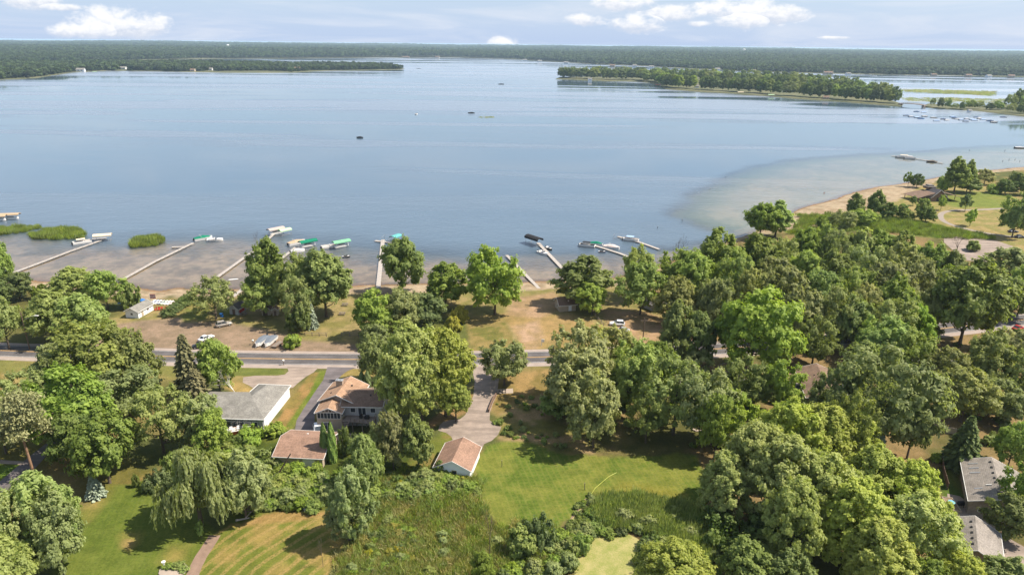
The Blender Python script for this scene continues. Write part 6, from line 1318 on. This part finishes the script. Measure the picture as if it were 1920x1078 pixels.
def simple(name, label, cat, px, py, parts, yaw=0, z=0.0, group=None):
    r = empty(name, (*P(px, py, z), z), math.radians(yaw), label, cat, group)
    for n_, mb_, m_ in parts: mb_.build(n_, m_, r)
    return r
for px, py, lb in ((532, 684, 'white mailbox at the pale driveway mouth'), (672, 685, 'small post mailbox right of the asphalt driveway mouth'), (475, 646, 'white marker post by the gravel lot')):
    simple('mailbox', lb, 'mailbox', px, py, [('post', MB().box(0, 0, 0, .14, .14, 1.1), DK), ('box', MB().box(0, 0, 1.1, .35, .6, .35), TR)])
simple('sign', 'small white realty style sign on a post in the dry lot', 'sign', 1015, 648, [('post', MB().box(0, 0, 0, .12, .12, 2.0).box(.4, 0, 1.9, .9, .1, .1), TR), ('panel', MB().box(.45, 0, 1.1, .7, .05, .7), TR)])
BL = mat('blue_tarp', (.02, .14, .42), .6); RDp = mat('red_plastic', (.48, .04, .03), .5)
for px, py, lb, s in ((232, 578, 'large blue parasol at the shore bushes left of the lake cabin', 1.6), (268, 573, 'small light blue parasol behind the lake cabin', 1.1)):
    rg = [[(math.cos(a) * s * q, math.sin(a) * s * q, 2.5 - .6 * q) for a in np.linspace(0, 6.283, 9)[:-1]] for q in (.05, .5, 1.0)]; simple('parasol', lb, 'parasol', px, py, [('pole', MB().tube((0, 0, 0), (0, 0, 2.5), .04), TR), ('shade', MB().loft(rg), BL)])
kc = [('white', HW), ('blue', BL), ('pale', HW), ('navy', mat('navy', (0, 0, 0))), ('mint', cloth('mint', (0, 0, 0))), ('cream', HW), ('white', HW), ('pink', mat('pink_hull', (.5, .15, .2), .5))]
for i, (n_, m_) in enumerate(kc):
    r_ = empty('kayak', (*P(286 + i * 5.6, 567 + i * .3), .05), math.radians(75), '%s kayak, %s from the left of the row on the sand' % (n_, ordn[i]), 'kayak', 'kayaks lined up on the beach'); hull(r_, 3.4, .75, .35, m_); MB().box(0, 0, .28, .9, .4, .08).build('cockpit', BLK, r_)
x_, y_ = P(284, 574); r_ = empty('flagpole', (x_, y_, 0), 0, 'short pole with a red and white striped flag on the beach', 'flag'); MB().tube((0, 0, 0), (0, 0, 4.5), .05).build('pole', TR, r_)
for k in range(5): MB().box(.95, 0, 2.6 + k * .3, 1.8, .04, .3).build('stripe', RDp if k % 2 == 0 else TR, r_)
for i in range(4):
    simple('beach_chair', 'red beach chair by the fire pit, %s from the left' % ordn[i], 'chair', 292 + i * 6, 582, [('seat', MB().box(0, 0, .35, .6, .6, .08), RDp), ('backrest', MB().box(0, .32, .4, .6, .08, .7, 0, -.3), RDp)] + [('leg', MB().box(s * .26, t * .25, 0, .07, .07, .36), RDp) for s in (-1, 1) for t in (-1, 1)], yaw=random.uniform(-40, 40), group='red beach chairs by the fire pit')
simple('fire_pit', 'round stone fire pit ring in front of the red chairs', 'fire pit', 305, 588, [('stone', MB().box(math.cos(a) * .9, math.sin(a) * .9, 0, .4, .3, .25, a), m_path) for a in np.linspace(0, 6.28, 11)[:-1]])
def ptable(px, py, lb, yaw=0): 
    p = [('top_board', MB().box(0, -.3 + k * .2, .72, 1.9, .17, .05), DK) for k in range(4)] + [('bench', MB().box(0, s * .72, .42, 1.9, .28, .05), DK) for s in (-1, 1)] + [('leg', MB().box(s * .7, 0, .35, .1, 1.5, .1).box(s * .7, -.3, 0, .1, .1, .7).box(s * .7, .3, 0, .1, .1, .7), DK) for s in (-1, 1)]
    simple('picnic_table', lb, 'picnic table', px, py, p, yaw)
ptable(647, 573, 'picnic table nearer the water on the shady lawn'); ptable(642, 590, 'picnic table nearer the split rail fence on the shady lawn'); ptable(457, 591, 'pale green picnic table beside the dark roofed shed', 5)
simple('barrel', 'blue barrel at the foot of the spreading shore tree', 'barrel', 416, 594, [('body', MB().tube((0, 0, 0), (0, 0, 1.1), .5, .5, 14), BL), ('lid', MB().tube((0, 0, 1.1), (0, 0, 1.18), .53, .53, 14), BL)])
simple('paddleboard', 'white paddleboard lying in the shallows near the fourth dock', 'paddleboard', 437, 522, [('board', MB().loft([[(x, -w_, -.45), (x, w_, -.45), (x, w_, -.33), (x, -w_, -.33)] for x, w_ in ((-1.7, .1), (-1.3, .35), (0, .42), (1.2, .35), (1.7, .08))]), HW)], 20)
def fence(px, label, h_=1.1, rails=2, step=2.4, m_=DK, solid=False):
    pts = [Vector((*P(a, b), 0)) for a, b in px]; r = empty('fence', pts[0], 0, label, 'fence')
    for a, b in zip(pts[:-1], pts[1:]):
        L_ = (b - a).length; n = max(1, round(L_ / step)); ang = math.atan2((b - a).y, (b - a).x)
        for k in range(n):
            p = a.lerp(b, k / n) - pts[0]; q = a.lerp(b, (k + 1) / n) - pts[0]; MB().box(p.x, p.y, 0, .15, .15, h_ + .1, ang).build('post', m_, r)
            for j in range(rails): z_ = h_ * (j + 1) / rails - .1; MB().tube((p.x, p.y, z_), (q.x, q.y, z_), .06, .06, 5).build('rail', m_, r)
            if solid:
                mb = MB(); nb = 12
                for s in range(nb): c = p.lerp(q, (s + .5) / nb); mb.box(c.x, c.y, .05, (q - p).length / nb - .02, .04, h_, ang)
                mb.build('board_panel', m_, r)['kind'] = 'stuff'
    p = pts[-1] - pts[0]; MB().box(p.x, p.y, 0, .15, .15, h_ + .1).build('post', m_, r); return r
fence([(572, 630), (612, 631)], 'low split rail fence at the edge of the picnic lawn'); fence([(1110, 587), (1122, 600), (1132, 611)], 'log fence running beside the white suv', .9); fence([(640, 630), (672, 631)], 'short split rail fence in the shade by the green tree')
fence([(1765, 868), (1768, 890), (1776, 918)], 'board fence along the yard left of the bungalow', 1.5, 1, 2.2, W_brown, True); fence([(930, 740), (948, 737)], 'dark railing at the top of the driveway steps', 1.0, 2, .8, BLK)
fence([(1735, 805), (1790, 815)], 'tan board fence beneath the huge dark oak', 1.6, 1, 2.2, W_tan, True)
# retaining wall of blocks beside the driveway
wp = [Vector((*P(a, b), 0)) for a, b in ((916, 773), (920, 762), (925, 750), (930, 742))]; r_ = empty('retaining_wall', wp[0], 0, 'dark timber retaining wall at the right edge of the long driveway', 'wall')
for a, b in zip(wp[:-1], wp[1:]):
    n = max(1, round((b - a).length / 1.2)); ang = math.atan2((b - a).y, (b - a).x)
    for k in range(n):
        for j in range(3): c = a.lerp(b, (k + .5) / n) - wp[0]; MB().box(c.x, c.y, j * .28, (b - a).length / n - .03, .25, .26, ang).build('timber', W_brown, r_)
# garden: hose, stakes, bench, driftwood, planter, stones
yh = mat('yellow_hose', (.32, .34, .06), .5); hpnts = [Vector((*P(a, b), .06)) for a, b in ((1062, 984), (1078, 968), (1092, 950), (1102, 936), (1116, 915), (1130, 903), (1142, 893), (1156, 886))]
o_ = MB().path([p - hpnts[0] + Vector((0, 0, .06)) for p in hpnts], .055, 6).build('garden_hose', yh); o_.location = (hpnts[0].x, hpnts[0].y, 0); tag(o_, 'bright yellow garden hose snaking from the dirt plot onto the lawn', 'hose')
for px, py, lb in ((941, 875, 'single wooden stake in the main lawn below the garage side'), (1096, 918, 'tall dark stake at the top of the garden plot')): simple('garden_stake', lb, 'stake', px, py, [('stake', MB().box(0, 0, 0, .12, .12, 1.5), DK), ('cap', MB().box(0, 0, 1.5, .16, .16, .06), DK)])
simple('bench', 'white board bench at the top of the hay strip', 'bench', 580, 956, [('seat_board', MB().box(0, k * .25, .4, 1.9, .22, .06), TR) for k in range(3)] + [('leg', MB().box(s * .8, .2, 0, .1, .6, .4), TR) for s in (-1, 1)], 25)
simple('driftwood', 'grey dead branch pile at the edge of the willow', 'branch', 455, 977, [('log', MB().tube((-1.2, 0, .2), (1, .6, .3), .2, .1), M('dead_wood', (.35, .31, .27))), ('branch', MB().tube((.2, .2, .25), (1.6, 1.4, 1.5), .1, .03), M('dead_wood', (0, 0, 0)))])
simple('planter', 'round flower bed with a white birdbath at the bottom left', 'planter', 325, 1070, [('bed', MB().prism([(math.cos(a) * 2.2, math.sin(a) * 1.8) for a in np.linspace(0, 6.283, 13)[:-1]], 0, .25), m_path), ('birdbath', MB().tube((-1.8, .8, .2), (-1.8, .8, 1.0), .12).tube((-1.8, .8, 1.0), (-1.8, .8, 1.15), .3, .32, 12), TR)])
for i, (px, py, q) in enumerate(((318, 1066, 1), (334, 1064, 1.1), (345, 1070, .9))): tree_at('bush', *P(px, py), 1.0 * q, .9 * q, 'flower bed plant at the bottom left, %s from the left' % ordn[i])
simple('planter_box', 'raised wooden planter with a round blue tub by the patio', 'planter', 1783, 948, [('side_board', MB().box(s * .9, 0, 0, .1, 4.0, .5), W_tan) for s in (-1, 1)] + [('side_board', MB().box(0, s * 2, 0, 1.9, .1, .5), W_tan) for s in (-1, 1)] + [('soil', MB().box(0, 0, 0, 1.7, 3.8, .4), M('soil', (.2, .14, .09))), ('tub', MB().tube((0, .2, .4), (0, .2, .75), .6, .65, 14), mat('light_blue', (.15, .4, .55), .5))], -10)
simple('bbq_grill', 'black covered grill on the patio beside the bungalow', 'grill', 1800, 950, [('body', MB().box(0, 0, .5, 1.1, .6, .5), BLK), ('lid', MB().tube((-.5, 0, 1.0), (.5, 0, 1.0), .3, .3, 10), BLK)] + [('leg', MB().box(s * .45, t * .22, 0, .07, .07, .5), BLK) for s in (-1, 1) for t in (-1, 1)])
simple('patio_table', 'small pale patio table near the bungalow corner', 'table', 1820, 953, [('top', MB().tube((0, 0, .7), (0, 0, .75), .6, .6, 14), TR), ('leg', MB().tube((0, 0, 0), (0, 0, .7), .06), TR)])
simple('firewood_pallet', 'brown timber pallet stack at the bottom right driveway', 'pallet', 1883, 1006, [('board', MB().box(0, -.8 + k * .4, .3, 1.0, .3, .1), W_brown) for k in range(5)] + [('bearer', MB().box(s * .4, 0, 0, .12, 2, .3), W_brown) for s in (-1, 1)], -25)
for i, (px, py) in enumerate(((1300, 806), (1306, 808), (1314, 809), (1322, 808), (1330, 806))): simple('patio_stone', 'pale stone of the round flower bed beneath the open ash, %s from the left' % ordn[i], 'stone', px, py, [('slab', MB().prism([(math.cos(a) * .5, math.sin(a) * .4) for a in np.linspace(0, 6.283, 7)[:-1]], 0, .22), m_path)], group='stones of the bed beneath the open ash')
simple('flower_pot', 'red flower pot in the stone bed beneath the open ash', 'flower pot', 1315, 803, [('pot', MB().tube((0, 0, 0), (0, 0, .6), .35, .5, 12), RDp), ('flowers', MB().tube((0, 0, .6), (0, 0, 1.1), .6, .3, 8), mat('orange_flowers', (.6, .12, .05), .8))])
x_, y_ = P(1531, 735); r_ = empty('shade_sail', (x_, y_, 0), 0, 'cream triangular shade sail by the brown roofed house', 'shade sail'); MB().slab([(-2.4, 1.5, 3.0), (-.2, -2.5, 2.6), (2.6, .2, 3.2)], .05).build('sail', cloth('cream', (0, 0, 0)), r_); [MB().tube((a, b, 0), (a, b, 3.0), .06).build('post', METAL, r_) for a, b in ((-2.4, 1.5), (-.2, -2.5), (2.6, .2))]
for i, (px, py) in enumerate(((1233, 428), (1279, 414), (1331, 355), (1361, 333), (1884, 283), (1880, 303), (1892, 300), (1903, 300), (1912, 303), (1818, 282))): simple('marker_post', 'thin dark post standing in the lake off the long wood, %s from the left' % ordn[i] if i < 4 else 'thin dark post in the water off the park, %s of six' % ordn[i - 4], 'post', px, py, [('post', MB().tube((0, 0, -2), (0, 0, .9), .13, .13, 6), BLK), ('cap', MB().tube((0, 0, .9), (0, 0, 1.0), .16, .16, 6), TR)], group='posts in the water off the long wood' if i < 4 else 'posts in the water off the park', z=WATER_Z)
# a bather wading off the sandy spit
def person(px, py, label, shirt, skin=(.45, .27, .19), z=WATER_Z):
    me = bpy.data.meshes.new('person'); V = [(0, 0, .95), (0, 0, 1.2), (0, 0, 1.42), (0, 0, 1.52), (0, 0, 1.68), (.19, 0, 1.42), (.3, .02, 1.15), (.32, .12, .92), (-.19, 0, 1.42), (-.3, -.02, 1.15), (-.3, .1, .92), (.1, 0, .88), (.12, .04, .48), (.12, 0, .05), (-.1, 0, .88), (-.12, -.04, .48), (-.12, 0, .05), (0, 0, 1.78)]
    E_ = [(0, 1), (1, 2), (2, 3), (3, 4), (4, 17), (2, 5), (5, 6), (6, 7), (2, 8), (8, 9), (9, 10), (0, 11), (11, 12), (12, 13), (0, 14), (14, 15), (15, 16)]; me.from_pydata(V, E_, [])
    o = bpy.data.objects.new('person', me); link(o); o.modifiers.new('skin', 'SKIN'); rad = [.15, .14, .16, .06, .10, .06, .045, .035, .06, .045, .035, .09, .06, .045, .09, .06, .045, .08]
    for i, r in enumerate(rad): me.skin_vertices[0].data[i].radius = (r, r * .8)
    me.skin_vertices[0].data[0].use_root = True; s = o.modifiers.new('sub', 'SUBSURF'); s.levels = 1; s.render_levels = 1; me.materials.append(mat('skin_tone', skin, .6)); o.location = (*P(px, py, z), z - .45); tag(o, label, 'person')
    MB().loft([[(math.cos(a) * .2, math.sin(a) * .15, z_) for a in np.linspace(0, 6.283, 9)[:-1]] for z_ in (.82, 1.0, 1.15)]).build('shorts', cloth(shirt[0], shirt[1]), o); return o
person(1545, 364, 'bather in pink shorts wading off the sandy spit', ('pinkish', (.55, .12, .14)))
